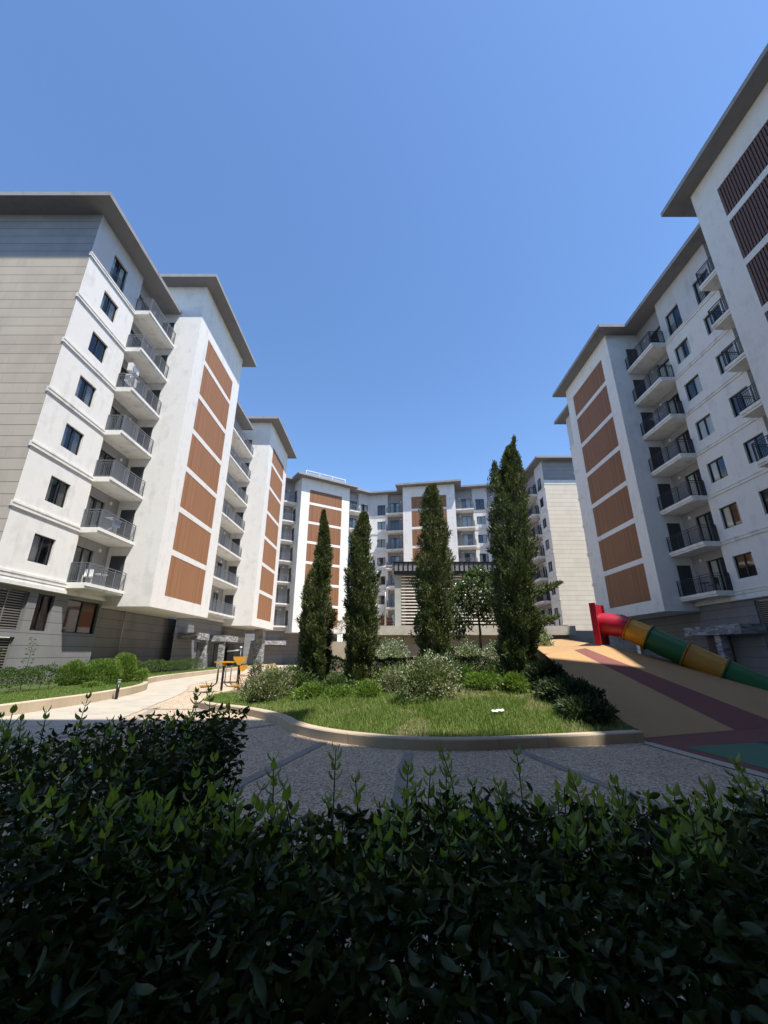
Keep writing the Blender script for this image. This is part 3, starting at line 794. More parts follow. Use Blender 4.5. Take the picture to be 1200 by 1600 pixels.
# flat rubber at the foot
rf = MB(); z = .008
rf.quad([(5.0, 8.75, z), (5.35, 6.6, z), (18, 4, z), (18, 13, z), (14.0, 12.1, z), (9.2, 10.48, z), (7.62, 9.95, z), (5.1, 9.1, z)], 0)
z = .013; rf.quad([(5.35, 8.25, z), (5.55, 6.7, z), (7.6, 6.5, z), (6.95, 8.65, z)], 1); rf.quad([(6.97, 8.68, z), (7.62, 6.5, z), (11, 6.0, z), (10.5, 9.6, z)], 2)
tag(rf.build('rubber_surface', [R_mar, R_grn, R_blu]), kind='structure')
st = MB(); strip(st, [(4.9, 8.65), (5.2, 6.6), (5.5, 5)], .22, .014); tag(st.build('edging_strip', M_conc), kind='structure')

# ---------------------------------------------------------------- retaining wall and podium
def wallthing(name, label, boxes, mt, cat='wall'):
    m_ = MB()
    for b_ in boxes: m_.box(*b_)
    o = m_.build(name, mt); return tag(o, label, cat)
r = empty('retaining_wall', (0, 27.2, 0)); tag(r, 'long pale concrete retaining wall with a thick overhanging coping behind the cypresses', 'wall')
c = MB(); c.box(-.75, 12.1, -.35, 1.2, 2.66, 3.22); c.build('coping', M_wallc, r)
c = MB(); c.box(-.6, 11.8, 0.05, .6, .0, 2.658); c.build('wall_face', M_wallb, r)
tag(wallthing('garden_wall', 'lower beige garden wall under the dry hedge between two cypresses', [(-4.1, -.77, 26.0, 26.4, 0, 2.25)], M_wallb))
pd = MB(); pd.prism([(-.6, 28.41), (15.8, 28.41), (15.8, 50), (-.6, 50)], 0, 3.0); tag(pd.build('podium_deck', M_wallc), kind='structure')
# podium handrail at the right
r = empty('podium_fence', (10.7, 28.8, 3.0)); tag(r, 'short black metal fence on the podium beside the cream end wall', 'fence')
f_ = MB()
f_.box(-1.5, 1.3, -.02, .02, .86, .92); f_.box(-1.5, 1.3, -.015, .015, .1, .14)
for i in range(9): f_.box(-1.5 + i * .34, -1.44 + i * .34, -.025, .025, 0, .855)
f_.build('rail', M_black, r)

# pavilion with horizontal slats --------------------------------------------------
PV = empty('slatted_pavilion', (.9, 34, 3.0)); tag(PV, 'flat roofed pavilion of pale horizontal slats with a black panelled fascia', 'pavilion')
M_slw = concrete("pale_timber", (.70, .66, .59), (.55, .51, .45), 3)
fr_ = MB(); WP = 10.4
fr_.box(-.02, .5, 0, .35, 0, 4.72); fr_.box(WP - .4, WP, 0, .35, 0, 4.72); fr_.build('post', concrete("grey_render", (.36, .37, .34), (.30, .31, .29)), PV)
bk = MB(); bk.box(.2, WP, 2.4, 2.5, .0, 4.7); bk.build('back_wall', mat("brown_screen", (.14, .075, .045), .8)[0], PV)
bk = MB(); bk.box(.5, .9, 1.0, 1.1, 0, 4.7); bk.box(2.2, 9.4, 1.0, 1.1, 1.2, 4.7); bk.build('inner_screen', mat("pale_panel", (.5, .47, .42), .8)[0], PV)
for i in range(19):
    zz_ = .12 + i * .25; s_ = MB(); s_.box(.52, WP - .42, -.04 + .004 * (i % 3), .10, zz_ - .045, zz_ + .045); s_.build('slat', M_slw, PV)
fs = MB(); fs.box(-.1, WP + .1, -.35, 3, 4.722, 4.9); fs.build('beam', M_black, PV)
fs = MB(); fs.box(-.1, WP + .1, -.2, 3, 4.902, 5.68, 0); fs.box(-.15, WP + .15, -.3, 3.1, 5.682, 5.8, 0)
for i in range(27): fs.box(-.1 + i * .39, -.02 + i * .39, -.29, -.201, 4.902, 5.68, 0)
for i in range(26): fs.box(-.02 + i * .39, .29 + i * .39, -.235, -.201, 5.03, 5.66, 1)
fs.build('fascia', [M_black, mat("grey_panel", (.21, .21, .225), .4)[0]], PV)
# small brown slatted screen left of pavilion
r = empty('timber_screen', (-.15, 36.5, 3.0)); tag(r, 'low red brown slatted timber screen left of the pavilion', 'screen')
for i in range(6):
    s_ = MB(); s_.box(-.9, .9, -.03, .03, .05 + i * .24, .24 + i * .24); s_.build('slat', mat("redwood%d" % i, (.20 + .02 * (i % 2), .075, .045), .7)[0], r)
# lamp posts
def lamppost(loc, h, rz, label, arm=1.2):
    r = empty('lamp_post', loc, rz); tag(r, label, 'lamp post')
    p_ = MB(); p_.tube([(0, 0, 0), (0, 0, h * .8), (0, 0, h)], [.075, .06, .05], 10); p_.build('pole', M_galv, r)
    a = MB(); a.tube([(0, 0, h - .05), (arm * .3, 0, h + .25), (arm, 0, h + .42)], .04, 8); a.build('arm', M_galv, r)
    l = MB(); l.box(arm - .05, arm + .42, -.12, .12, h + .36, h + .46); l.build('lamp_head', M_galv, r)
lamppost((-.5, 33, 3.0), 4.9, 0, 'taller grey lamp post between the second cypress and the pavilion', .75)
lamppost((.1, 31.5, 3.0), 3.0, .3, 'shorter grey lamp post nearest the left corner of the pavilion', .3)

# ---------------------------------------------------------------- slide
SL = empty('tube_slide', (8.2, 16.3, 1.9)); tag(SL, 'red, yellow and green plastic tube slide running down the rubber mound', 'slide')
def to_l(p): return (p[0] - 8.2, p[1] - 16.3, p[2] - 1.9)
ax0 = Vector((8.95, 15.85, 2.52)); dd = Vector((2.4, -2.05, -1.78)).normalized(); hd = Vector((dd.x, dd.y, 0)).normalized()
R_ = .41
start = ax0 - hd * .75 + Vector((0, 0, .12))
el = [start, start + hd * .2 + Vector((0, 0, .0)), start + hd * .42 + Vector((0, 0, -.05)), ax0 - dd * .08 , ax0 + dd * .12]
def section(pts, mt, name, flange=(True, True), bolts=True):
    s_ = MB(); lp_ = [Vector(to_l(p)) for p in pts]
    s_.tube(lp_, R_, 28, 0, False); s_.tube(list(reversed(lp_)), R_ - .02, 28, 0, False)
    o = s_.build(name, mt, SL)
    for e_, (i, j) in zip(flange, ((0, 1), (-1, -2))):
        if not e_: continue
        d_ = (lp_[i] - lp_[j]).normalized(); q = lp_[i]
        f_ = MB(); f_.tube([q - d_ * .035, q - d_ * .001], R_ + .06, 28)
        x_ = d_.cross(Vector((0, 0, 1))).normalized(); y_ = d_.cross(x_)
        for k in range(8):
            a = k * math.pi / 4 + .2; c_ = q + (x_ * math.cos(a) + y_ * math.sin(a)) * (R_ + .02) - d_ * .05
            f_.tube([c_ - d_ * .012, c_ + d_ * .014], .014, 6, 1)
        f_.build('flange', [mt, M_black], o)
    return o
section(el, P_red, 'slide_section', (False, True))
cur = ax0 + dd * .125
for ln, mt in ((.70, P_yel), (1.12, P_grn), (1.08, P_gold), (1.5, P_grn)):
    section([cur, cur + dd * (ln * .5), cur + dd * (ln - .005)], mt, 'slide_section'); cur = cur + dd * ln
section([cur, cur + dd * .3, cur + dd * .55 + hd * .05 + Vector((0, 0, .06)), cur + dd * .6 + hd * .5 + Vector((0, 0, .02))], P_yel, 'slide_section', (True, True))
pn = MB(); wv = Vector((-hd.y, hd.x, 0)); q = start - Vector((0, 0, 0))
def board(u0, u1, z0_, z1_, t0, t1, m_=0):
    P8 = []
    for zz_ in (z0_, z1_):
        for (u, t_) in ((u0, t0), (u1, t0), (u1, t1), (u0, t1)):
            p_ = start + wv * u + hd * t_; P8.append(to_l((p_.x, p_.y, zz_)))
    b0 = len(pn.v); pn.v += P8
    for f in ((3, 2, 1, 0), (4, 5, 6, 7), (0, 1, 5, 4), (1, 2, 6, 5), (2, 3, 7, 6), (3, 0, 4, 7)):
        pn.f.append(tuple(b0 + i for i in f)); pn.m.append(m_); pn.sm.append(False)
board(-.62, .62, 1.9, 3.38, -.09, -.03); board(-.66, -.56, 1.9, 3.40, -.17, .04); board(.56, .66, 1.9, 3.40, -.17, .04)
pn.build('entry_panel', P_red, SL)

# ---------------------------------------------------------------- fitness gear
WK = empty('exercise_walker', (-6.95, 19.0, 0), math.radians(4)); tag(WK, 'outdoor exercise walker with yellow top plate and two foot platforms', 'exercise machine')
p_ = MB(); p_.tube([(0, 0, 0), (0, 0, 1.18)], .05, 12); p_.tube([(0, 0, 0), (0, 0, .02)], .13, 12); p_.build('post', M_black, WK)
h_ = MB(); h_.prism([(.43 * math.cos(a), .16 * math.sin(a)) for a in [k * math.pi / 10 for k in range(20)]], 1.19, 1.25); h_.tube([(0, 0, 1.06), (0, 0, 1.19)], .085, 12); h_.build('top_plate', P_yel, WK)
for sx_ in (-1, 1):
    for k, yy in enumerate((-.22, .22)):
        s_ = MB(); X0 = .17 + .1 * k; s_.tube([(sx_ * X0, yy, 1.08), (sx_ * X0, yy, .42), (sx_ * (X0 + .04), yy, .33), (sx_ * (X0 + .14), yy, .26), (sx_ * .8, yy, .22)], .022, 8); s_.build('swing_arm', M_railD, WK)
    s_ = MB(); s_.box(sx_ * .62 - .22, sx_ * .62 + .22, -.26, .26, .245, .29); s_.build('foot_platform', P_gold, WK)
s_ = MB(); s_.tube([(-.3, 0, 1.03), (.3, 0, 1.03)], .025, 8); s_.build('axle', M_galv, WK)
CP = empty('chest_press', (-7.25, 22.0, 0)); tag(CP, 'outdoor exercise machine with yellow shield shaped seat back on a dark post', 'exercise machine')
p_ = MB(); p_.tube([(0, 0, 0), (0, 0, 1.25)], .06, 12); p_.tube([(-.75, 0, .22), (-.1, 0, .22), (0, 0, .3)], .03, 8); p_.build('post', M_black, CP)
h_ = MB(); 
for poly, y_ in (([(-.34, 1.42), (.36, 1.42), (.3, 1.28), (.05, 1.02), (-.08, 1.02), (-.3, 1.28)], -.12), ([(.02, 1.0), (.4, 1.04), (.42, .88), (.2, .72), (.06, .78)], -.1)):
    h_.v += [(x_, y_, z_) for x_, z_ in poly] + [(x_, y_ + .05, z_) for x_, z_ in poly]; n = len(poly); b0 = len(h_.v) - 2 * n
    h_.f += [tuple(b0 + i for i in range(n)), tuple(b0 + n + i for i in range(n - 1, -1, -1))] + [(b0 + i, b0 + n + i, b0 + n + (i + 1) % n, b0 + (i + 1) % n) for i in range(n)]; h_.m += [0] * (n + 2); h_.sm += [False] * (n + 2)
h_.build('seat_back', P_yel, CP)
h_ = MB(); h_.box(.1, .42, -.2, .15, .5, .56); h_.build('seat', P_yel, CP)
BR_ = empty('pull_up_post', (-8.05, 24.3, 0)); tag(BR_, 'tall dark exercise post with white cap and a pale side bar', 'exercise machine')
p_ = MB(); p_.tube([(0, 0, 0), (0, 0, 1.85)], .06, 12); p_.build('post', M_black, BR_)
p_ = MB(); p_.tube([(0, 0, 1.852), (0, 0, 1.93)], .065, 12); p_.build('cap', M_lampw, BR_)
p_ = MB(); p_.tube([(-.06, 0, 1.74), (-.75, 0, 1.68)], .03, 8); p_.build('side_bar', M_galv, BR_)
# bollard lamp
BL = empty('bollard_light', (-9.75, 16.3, 0)); tag(BL, 'black bollard light with a pale top beside the left kerb', 'bollard')
p_ = MB(); p_.tube([(0, 0, 0), (0, 0, .52)], .055, 14); p_.build('post', M_black, BL)
p_ = MB(); p_.tube([(0, 0, .521), (0, 0, .64)], .05, 14); p_.tube([(0, 0, .641), (0, 0, .67)], .06, 14); p_.build('lamp', concrete("frosted", (.30, .31, .30), (.2, .2, .2)), BL)

# ================================================================= PLANTS
def sph(n):
    v = RNG.normal(size=(n, 3)); return v / np.linalg.norm(v, axis=1, keepdims=True)
def crown(n, rx, ry, rz_, inner=.55, seed=0.0, amp=.28, freq=1.6):
    d = sph(n); flip = (d[:, 2] < -.2) & (RNG.uniform(size=n) < .35); d[flip, 2] *= -1
    l = lump(d, freq, seed); r = RNG.uniform(inner, 1, n) ** .6 * (1 + amp * l * 1.8)
    return d * r[:, None] * np.array([rx, ry, rz_]), d

def shrub(x, y, r, h, mt, label, name='shrub', cat='shrub', group=None, n=None, leaf=(.07, .035), z=None, stretch=1.0, tmpl=T_RHOMB, up=.5, mats2=None, frac=0):
    z = hz(x, y) if z is None else z
    root = empty(name, (x, y, z - .02)); tag(root, label, cat, group)
    n = n or int(2600 * r * max(h, .5) / .6)
    k = max(3, int(5 * r)); P = []; Dn = []
    for i in range(k):                                    # several overlapping mounds of different height
        a = RNG.uniform(0, 6.28); q = RNG.uniform(0, .55) * r if i else 0
        hh = h * (RNG.uniform(.62, 1.0) if i else .95); rr = r * RNG.uniform(.45, .65) * (1.1 if i == 0 else 1)
        p, d = crown(n // k, rr * stretch, rr, hh * .56, .5, i * 3.1 + x)
        p += np.array([math.cos(a) * q * stretch, math.sin(a) * q, hh * .42]); P.append(p); Dn.append(d)
    P = np.concatenate(P); Dn = np.concatenate(Dn); P[:, 2] = np.maximum(P[:, 2], .01 + RNG.uniform(0, .10, len(P)))
    D_ = Dn + RNG.normal(scale=.5, size=P.shape); D_[:, 2] += up
    L_ = leaf[0] * RNG.uniform(.6, 1.4, len(P)); mi = None; ms = mt
    if mats2 is not None:
        ms = [mt, mats2]; mi = (RNG.uniform(size=len(P)) < frac).astype(int)
    leaves('foliage', P, D_, L_, L_ * leaf[1] / leaf[0], ms, tmpl, mi=mi, parent=root)
    s_ = MB()
    for i in range(7):
        a = RNG.uniform(0, 6.28); e_ = (math.cos(a) * r * .5 * stretch, math.sin(a) * r * .5, h * RNG.uniform(.5, .85))
        s_.tube([(0, 0, 0), (e_[0] * .4, e_[1] * .4, e_[2] * .55), e_], [.018, .012, .006], 5)
    s_.build('stem', M_bark, root)
    return root

def cypress(x, y, z, H_, R0, label, seed, lean=(0, 0), tips=(), n=34000, widest=.33, prof=1.0):
    root = empty('cypress_tree', (x, y, z - .05)); tag(root, label, 'tree', 'tall cypresses on the planted bank')
    def radius(t_):
        t_ = np.asarray(t_); lo = .70 + .30 * np.clip(t_ / widest, 0, 1) ** .7
        hi = np.clip((1 - t_) / (1 - widest), 0, 1) ** (.72 * prof)
        return R0 * np.where(t_ < widest, lo, hi * 1.0 + .02)
    t_ = RNG.uniform(0, 1, n) ** 1.25; ang = RNG.uniform(0, 6.283, n)
    q = np.stack([np.cos(ang) * 1.0, np.sin(ang) * 1.0, t_ * H_ * .9], 1)
    l = lump(q, 1.2, seed) * .8 + lump(q, 3.2, seed + 9) * .85
    inn = RNG.uniform(0, 1, n) < .22
    rr = radius(t_) * (1 + .62 * l) * np.where(inn, RNG.uniform(.15, .7, n), RNG.uniform(.78, 1.04, n))
    def axis(tt): return np.stack([lean[0] * tt ** 2.2 + .05 * np.sin(tt * 9 + seed), lean[1] * tt ** 2 + .05 * np.cos(tt * 7 + seed), tt * H_], 1)
    P = axis(t_) + np.stack([np.cos(ang) * rr, np.sin(ang) * rr, np.zeros(n)], 1)
    out = np.stack([np.cos(ang), np.sin(ang), np.zeros(n)], 1)
    D_ = out * .55 + np.array([0, 0, 1.0]) * RNG.uniform(.35, 1.3, n)[:, None] + RNG.normal(scale=.33, size=(n, 3))
    L_ = RNG.uniform(.07, .165, n) * (1 - .3 * t_)
    Ps, Ds, Ls = [P], [D_], [L_]
    for (tx, ty, tz, dx, dy, dz, m_, rad) in tips:
        m_ = int(m_ * 2.4)        # stray leaders and side boughs
        u = RNG.uniform(0, 1, m_); c_ = np.stack([tx + dx * u, ty + dy * u, tz + dz * u], 1)
        w_ = (rad * (1 - u * .8))[:, None]; Ps.append(c_ + sph(m_) * w_ * RNG.uniform(.3, 1, (m_, 1)))
        Ds.append(np.array([dx, dy, dz]) / math.hypot(dx, dy, dz) + RNG.normal(scale=.45, size=(m_, 3)) + np.array([0, 0, .35])); Ls.append(RNG.uniform(.06, .15, m_))
    P = np.concatenate(Ps); D_ = np.concatenate(Ds); L_ = np.concatenate(Ls)
    leaves('crown', P, D_, L_, L_ * RNG.uniform(.30, .46, len(P)), L_cyp, T_SPRAY, parent=root)
    tr = MB(); a_ = axis(np.linspace(0, .97, 9)); tr.tube([tuple(p_) for p_ in a_], [.13, .12, .10, .085, .07, .055, .04, .03, .015], 8)
    for i in range(26):
        tt = RNG.uniform(.05, .85); c_ = axis(np.array([tt]))[0]; an = RNG.uniform(0, 6.28); rr = float(radius(tt)) * .8
        tr.tube([tuple(c_), (c_[0] + math.cos(an) * rr * .6, c_[1] + math.sin(an) * rr * .6, c_[2] + rr * .5), (c_[0] + math.cos(an) * rr, c_[1] + math.sin(an) * rr, c_[2] + rr * 1.1)], [.025, .018, .008], 5)
    tr.build('trunk', M_bark, root)
    return root
cypress(-2.5, 15.7, .72, 6.35, .49, 'leftmost cypress, slender with a thin bent top, on the planted bank', 1.3, (.10, 0), [(-.38, -.1, .3, -.12, 0, 1.6, 600, .30), (.18, 0, 3.9, .2, 0, .8, 120, .12)], prof=1.15, widest=.35)
cypress(-.85, 15.2, .82, 6.0, .51, 'second cypress from the left, broad and loose, beside the lamp posts', 4.7, (.0, 0), [(.35, 0, 3.2, .35, 0, .45, 160, .2), (-.3, 0, 3.3, -.3, 0, .45, 110, .18), (-.25, 0, 2.0, -.3, 0, .5, 110, .2)], prof=.62, widest=.42)
cypress(1.75, 14.6, .85, 6.85, .60, 'third cypress, dark and dense, in front of the slatted pavilion', 8.1, (.12, 0), [(.1, 0, 6.1, .1, 0, .8, 220, .2)], prof=.55, widest=.45)
cypress(4.28, 13.7, .85, 8.1, .66, 'rightmost cypress, tallest of the four, with a plume leaning right at its top', 12.4, (.42, 0),
        [(.25, 0, 6.9, .38, 0, 1.55, 700, .26), (.6, 0, 2.6, 1.05, .1, .42, 420, .26), (.6, 0, 1.7, .8, .1, .2, 300, .22), (.3, 0, 3.0, .35, 0, 1.8, 800, .38), (-.3, 0, 6.3, .1, 0, 1.1, 500, .35)], n=46000, prof=.66, widest=.5)

# shrubs on the bank ---------------------------------------------------------------
shrub(-3.55, 13.9, 1.0, 1.0, L_pale, 'wide pinkish variegated shrub at the left tip of the bank', n=6500, leaf=(.065, .035), mats2=L_green, frac=.35)
shrub(-2.15, 13.3, .68, .5, L_lime, 'low green shrub at the foot of the leftmost cypress', n=2400)
shrub(-1.15, 12.8, .6, .34, L_lime, 'low spreading green shrub between the two left cypresses', n=1700)
shrub(-.42, 12.2, .5, .48, L_lime, 'small bright green shrub left of the big variegated shrub', n=2000)
shrub(.25, 12.6, .5, .8, L_pale, 'pale twiggy shrub touching the left of the big variegated shrub', n=1500, leaf=(.06, .03))
shrub(1.05, 11.4, .98, 1.0, L_pale, 'large rounded variegated shrub in the middle of the bank', n=8000, leaf=(.062, .035), mats2=L_green, frac=.45)
shrub(1.35, 12.3, .7, 1.15, L_white, 'silvery shrub right behind the large rounded variegated shrub', n=1500, leaf=(.06, .03), mats2=L_green, frac=.4)
shrub(2.75, 12.7, .75, .5, L_lime, 'low green shrub between the third and fourth cypress', n=2400)
shrub(3.6, 12.2, .55, .48, L_lime, 'small yellowish green shrub by the bare soil', n=2000, leaf=(.09, .03))
shrub(.45, 18.2, 1.1, 1.25, L_white, 'silvery white leaved shrub behind the second cypress', n=5200, z=.95, mats2=L_green, frac=.42)
shrub(3.3, 17.4, 1.05, 1.15, L_white, 'pale silver shrub right of the third cypress', n=5200, mats2=L_green, frac=.5, z=1.0)
shrub(4.7, 18.6, .9, 1.0, L_white, 'pale leafy shrub under the small broadleaf tree', n=2600, mats2=L_green, frac=.5, z=1.1)
shrub(6.2, 17.2, .8, 1.2, L_white, 'pale shrub just right of the tallest cypress', n=2800, mats2=L_green, frac=.45, z=1.5)
shrub(-5.3, 20.5, .7, .95, L_yel, 'yellow leaved shrub behind the variegated shrub', n=2600, mats2=L_lime, frac=.45)
shrub(-5.75, 19.6, .5, 1.35, L_green, 'tall thin shrub with pink flowers beside the exercise machines', n=1500, mats2=L_pink, frac=.10)
shrub(-4.6, 14.6, .42, .9, L_dry, 'thin bare twiggy shrub by the island kerb', n=420, leaf=(.05, .02))
shrub(-2.9, 23.5, .6, 1.1, L_green, 'leafy shrub in front of the beige garden wall', n=1300)
shrub(-4.2, 20.5, .8, .9, L_green, 'dark green shrub behind the yellow shrub', n=2200)
shrub(-2.75, 14.6, .6, .7, L_green, 'mid green shrub just right of the pinkish variegated shrub', n=2000)
shrub(-1.5, 14.0, .7, .55, L_green, 'dark green low shrub between the bases of the two left cypresses', n=2000)
shrub(.35, 13.9, .7, .6, L_green, 'mid green shrub behind the big variegated shrub', n=2200, mats2=L_lime, frac=.4)
shrub(2.35, 13.6, .7, .62, L_green, 'loose green shrub at the right foot of the third cypress', n=2200, mats2=L_lime, frac=.3)
shrub(3.45, 13.6, .65, .6, L_green, 'loose green shrub at the left foot of the tallest cypress', n=2000, mats2=L_white, frac=.15)
# dark hedge across the bank
def hedge(name, label, pts, wd, h, mt, z, dens=900, leaf=(.06, .03), cat='hedge', group=None):
    root = empty(name, (pts[0][0], pts[0][1], z)); tag(root, label, cat, group)
    P = []; D_ = []
    for a, b_ in zip(pts[:-1], pts[1:]):
        a = np.array(a); b_ = np.array(b_); ln = np.linalg.norm(b_ - a); n = int(dens * ln); u = RNG.uniform(0, 1, n)[:, None]
        c_ = a + (b_ - a) * u; th = RNG.uniform(-.3, 3.44, n); r_ = RNG.uniform(.6, 1, n) ** .5
        q = np.array([-(b_ - a)[1], (b_ - a)[0]]) / ln
        off = np.cos(th) * r_ * wd / 2; zz_ = (np.sin(th) * r_) * h * .55 + h * .42
        p = np.concatenate([c_ + q * off[:, None], zz_[:, None]], 1); l = lump(p, 1.8, 2.2)
        p[:, 2] *= 1 + .35 * l; p[:, 2] = np.maximum(p[:, 2], .01); p -= np.array([pts[0][0], pts[0][1], 0])
        P.append(p); D_.append(np.stack([q[0] * np.cos(th), q[1] * np.cos(th), np.sin(th) + .4], 1) + RNG.normal(scale=.5, size=(n, 3)))
    P = np.concatenate(P); D_ = np.concatenate(D_); L_ = leaf[0] * RNG.uniform(.6, 1.4, len(P))
    leaves('foliage', P, D_, L_, L_ * leaf[1] / leaf[0], mt, parent=root)
    s_ = MB()
    for a, b_ in zip(pts[:-1], pts[1:]):
        for i in range(6):
            u = (i + .5) / 6; x_ = a[0] + (b_[0] - a[0]) * u - pts[0][0]; y_ = a[1] + (b_[1] - a[1]) * u - pts[0][1]
            s_.tube([(x_, y_, 0), (x_ + .05, y_, h * .7)], .015, 5)
    s_.build('stem', M_bark, root)
    return root
hedge('hedge', 'dark green clipped hedge running across the bank behind the shrubs', [(-3.0, 16.9), (1.0, 16.2), (4.0, 15.6)], .9, .62, L_dark, .78, 2000)
hedge('dry_hedge', 'dry brown twiggy hedge on top of the beige garden wall', [(-4.0, 26.5), (-.9, 26.5)], .9, 1.5, L_dry, 2.1, 1300, (.09, .02))
# dark juniper on the right slope
for (x_, y_, r_, h_, nn, lb) in ((4.7, 12.7, .8, .75, 5200, 'dark spreading juniper at the foot of the tallest cypress'), (4.55, 11.3, .85, .55, 5000, 'dark spreading juniper halfway down the bank beside the rubber mound'), (4.45, 9.95, .75, .34, 3600, 'lowest dark juniper spilling over the kerb by the rubber mound')):
    shrub(x_, y_, r_, h_, L_dark, lb, 'juniper', 'shrub', 'junipers beside the rubber mound', n=nn, leaf=(.14, .05), tmpl=T_SPRAY, up=.2)
# left planter plants
hedge('hedge', 'low clipped hedge along the grey wall at the left edge', [(-15.2, 12.5), (-14.6, 15.2), (-13.9, 17.6)], 1.0, .62, L_green, .26, 1700, mt if False else (.06, .035)) if False else hedge('hedge', 'low leafy hedge in the left planter at the left edge of view', [(-13.4, 11.5), (-13.2, 15.0), (-12.9, 17.3)], 1.2, .85, L_green, .26, 2300)
hedge('hedge', 'long low hedge along the foot of the left building', [(-14.9, 22.0), (-15.2, 28.0), (-15.3, 36.0)], .9, .85, L_green, .26, 1200)
for i, (x_, y_, r_, h_, lb) in enumerate(((-13.4, 18.9, .52, 1.0, 'small rounded thuja, leftmost of three by the grey wall'), (-12.5, 19.6, .72, 1.05, 'broad rounded thuja, the middle of three by the grey wall'), (-12.35, 20.8, .55, 1.35, 'tallest rounded thuja, the right one of three by the grey wall'))):
    root = empty('thuja', (x_, y_, .24)); tag(root, lb, 'shrub', 'rounded thujas in the left planter')
    p, d = crown(4200, r_, r_, h_ * .54, .6, i * 5.5, .14); p[:, 2] += h_ * .44; p[:, 2] = np.maximum(p[:, 2], .03)
    leaves('foliage', p, d * .5 + np.array([0, 0, .9]) + RNG.normal(scale=.3, size=p.shape), .10, .045, L_lime, T_SPRAY, parent=root)
    s_ = MB(); s_.tube([(0, 0, 0), (0, 0, h_ * .6)], .03, 6); s_.build('trunk', M_bark, root)
shrub(-11.9, 21.6, .6, .65, L_lime, 'small low shrub right of the three thujas', n=2200, z=.26)
shrub(-11.6, 17.6, .5, .3, L_lime, 'low green tuft in front of the thujas', n=900, z=.26)
for i, (x_, y_, h_, lb) in enumerate(((-14.3, 16.0, 1.5, 'thin upright sapling near the louvres'), (-13.9, 17.0, 1.9, 'taller thin sapling right of another one by the grey wall'))):
    root = empty('sapling', (x_, y_, .26)); tag(root, lb, 'sapling', 'thin saplings by the grey wall')
    s_ = MB(); s_.tube([(0, 0, 0), (.03, 0, h_ * .5), (.0, .02, h_)], [.012, .01, .005], 5); s_.build('stem', M_stem, root)
    n = 110; u = RNG.uniform(.2, 1, n); a = RNG.uniform(0, 6.28, n); rr = RNG.uniform(.02, .22, n) * (1.1 - u * .6)
    leaves('foliage', np.stack([np.cos(a) * rr, np.sin(a) * rr, u * h_], 1), np.stack([np.cos(a), np.sin(a), np.full(n, .3)], 1), .11, .05, L_green, parent=root)
# small broadleaf tree in front of the retaining wall
TR = empty('broadleaf_tree', (4.35, 19.5, 1.3)); tag(TR, 'small glossy leaved tree with a slim trunk between the third and fourth cypress', 'tree')
t_ = MB(); t_.tube([(0, 0, 0), (.05, 0, 1.2), (0, 0, 2.4), (.1, 0, 3.8)], [.07, .055, .045, .02], 8)
for i in range(9):
    a = i * .8; t_.tube([(.02, 0, 1.7 + .2 * i), (math.cos(a) * .5, math.sin(a) * .5, 2.1 + .2 * i), (math.cos(a) * .95, math.sin(a) * .9, 2.2 + .24 * i)], [.025, .018, .007], 5)
t_.build('trunk', M_bark, TR)
Pl = []; Dl = []
for (cx_, cy_, cz_, rx_, rz_, nn) in ((0, 0, 3.0, 1.15, .95, 1500), (-.75, 0, 2.2, .6, 1.1, 900), (.6, .1, 2.3, .7, .8, 700), (.1, 0, 3.7, .7, .5, 500), (-1.0, -.1, 1.4, .35, .5, 260)):
    p, d = crown(nn, rx_, rx_, rz_, .45, cx_ * 3 + 1, .3); Pl.append(p + np.array([cx_, cy_, cz_])); Dl.append(d * .6 + RNG.normal(scale=.5, size=p.shape) + np.array([0, 0, -.5]))
leaves('crown', np.concatenate(Pl), np.concatenate(Dl), .15, .085, L_broad, T_LEAF, parent=TR)
# tree by the near right corner balcony is out of frame; foliage behind the pavilion
for (x_, y_, z_, r_, h_, lb) in ((-1.7, 37.5, 3.0, .9, 2.2, 'small green tree behind the second cypress by the lamp posts'), (.1, 38.5, 3.0, .8, 2.2, 'dark small tree behind the brown timber screen')):
    shrub(x_, y_, r_, h_, L_green, lb, 'small_tree', 'tree', n=2200, leaf=(.1, .05), z=z_)

# grass -----------------------------------------------------------------------------
def grass(name, sampler, n, z_of, hgt=(.05, .11)):
    P = []
    while len(P) < n:
        p_ = sampler()
        if p_ is not None: P.append((p_[0], p_[1], z_of(*p_) - .01))
    P = np.array(P); D_ = RNG.normal(scale=.38, size=P.shape); D_[:, 2] = 1
    L_ = RNG.uniform(*hgt, len(P)) * (1 + .5 * lump(P, 1.2, 4))
    o = leaves(name, P, D_, L_, .013, L_grass, T_BLADE); tag(o, kind='stuff'); return o
cache = {}
def hzq(x, y):
    k = (round(x * 5), round(y * 5))
    if k not in cache: cache[k] = hz(k[0] / 5, k[1] / 5)
    i, j = math.floor(x * 5), math.floor(y * 5); fx, fy = x * 5 - i, y * 5 - j
    g_ = lambda a, b_: cache.setdefault((a, b_), hz(a / 5, b_ / 5))
    return (g_(i, j) * (1 - fx) + g_(i + 1, j) * fx) * (1 - fy) + (g_(i, j + 1) * (1 - fx) + g_(i + 1, j + 1) * fx) * fy
def s_isl():
    x, y = RNG.uniform(-6.4, 4.9), RNG.uniform(8.1, 17)
    if not inside(x, y): return None
    d = seg_dist(x, y)
    if d < .13: return None
    lim = 3.6 + .8 * noise.noise((x * .5, y * .5, 0)) + (1.5 if x < -1 else 0)
    if d > lim and RNG.uniform() < .93: return None
    dry = noise.noise((x * .9 + 5, y * .9, 1)) + max(0, (x - 3.0)) * .45
    if dry > .35 and RNG.uniform() < .75: return None
    return (x, y)
o = grass('grass', s_isl, 105000, hzq); tag(o, 'mown grass on the front of the planted bank', 'grass')
LCn = np.array(LC)
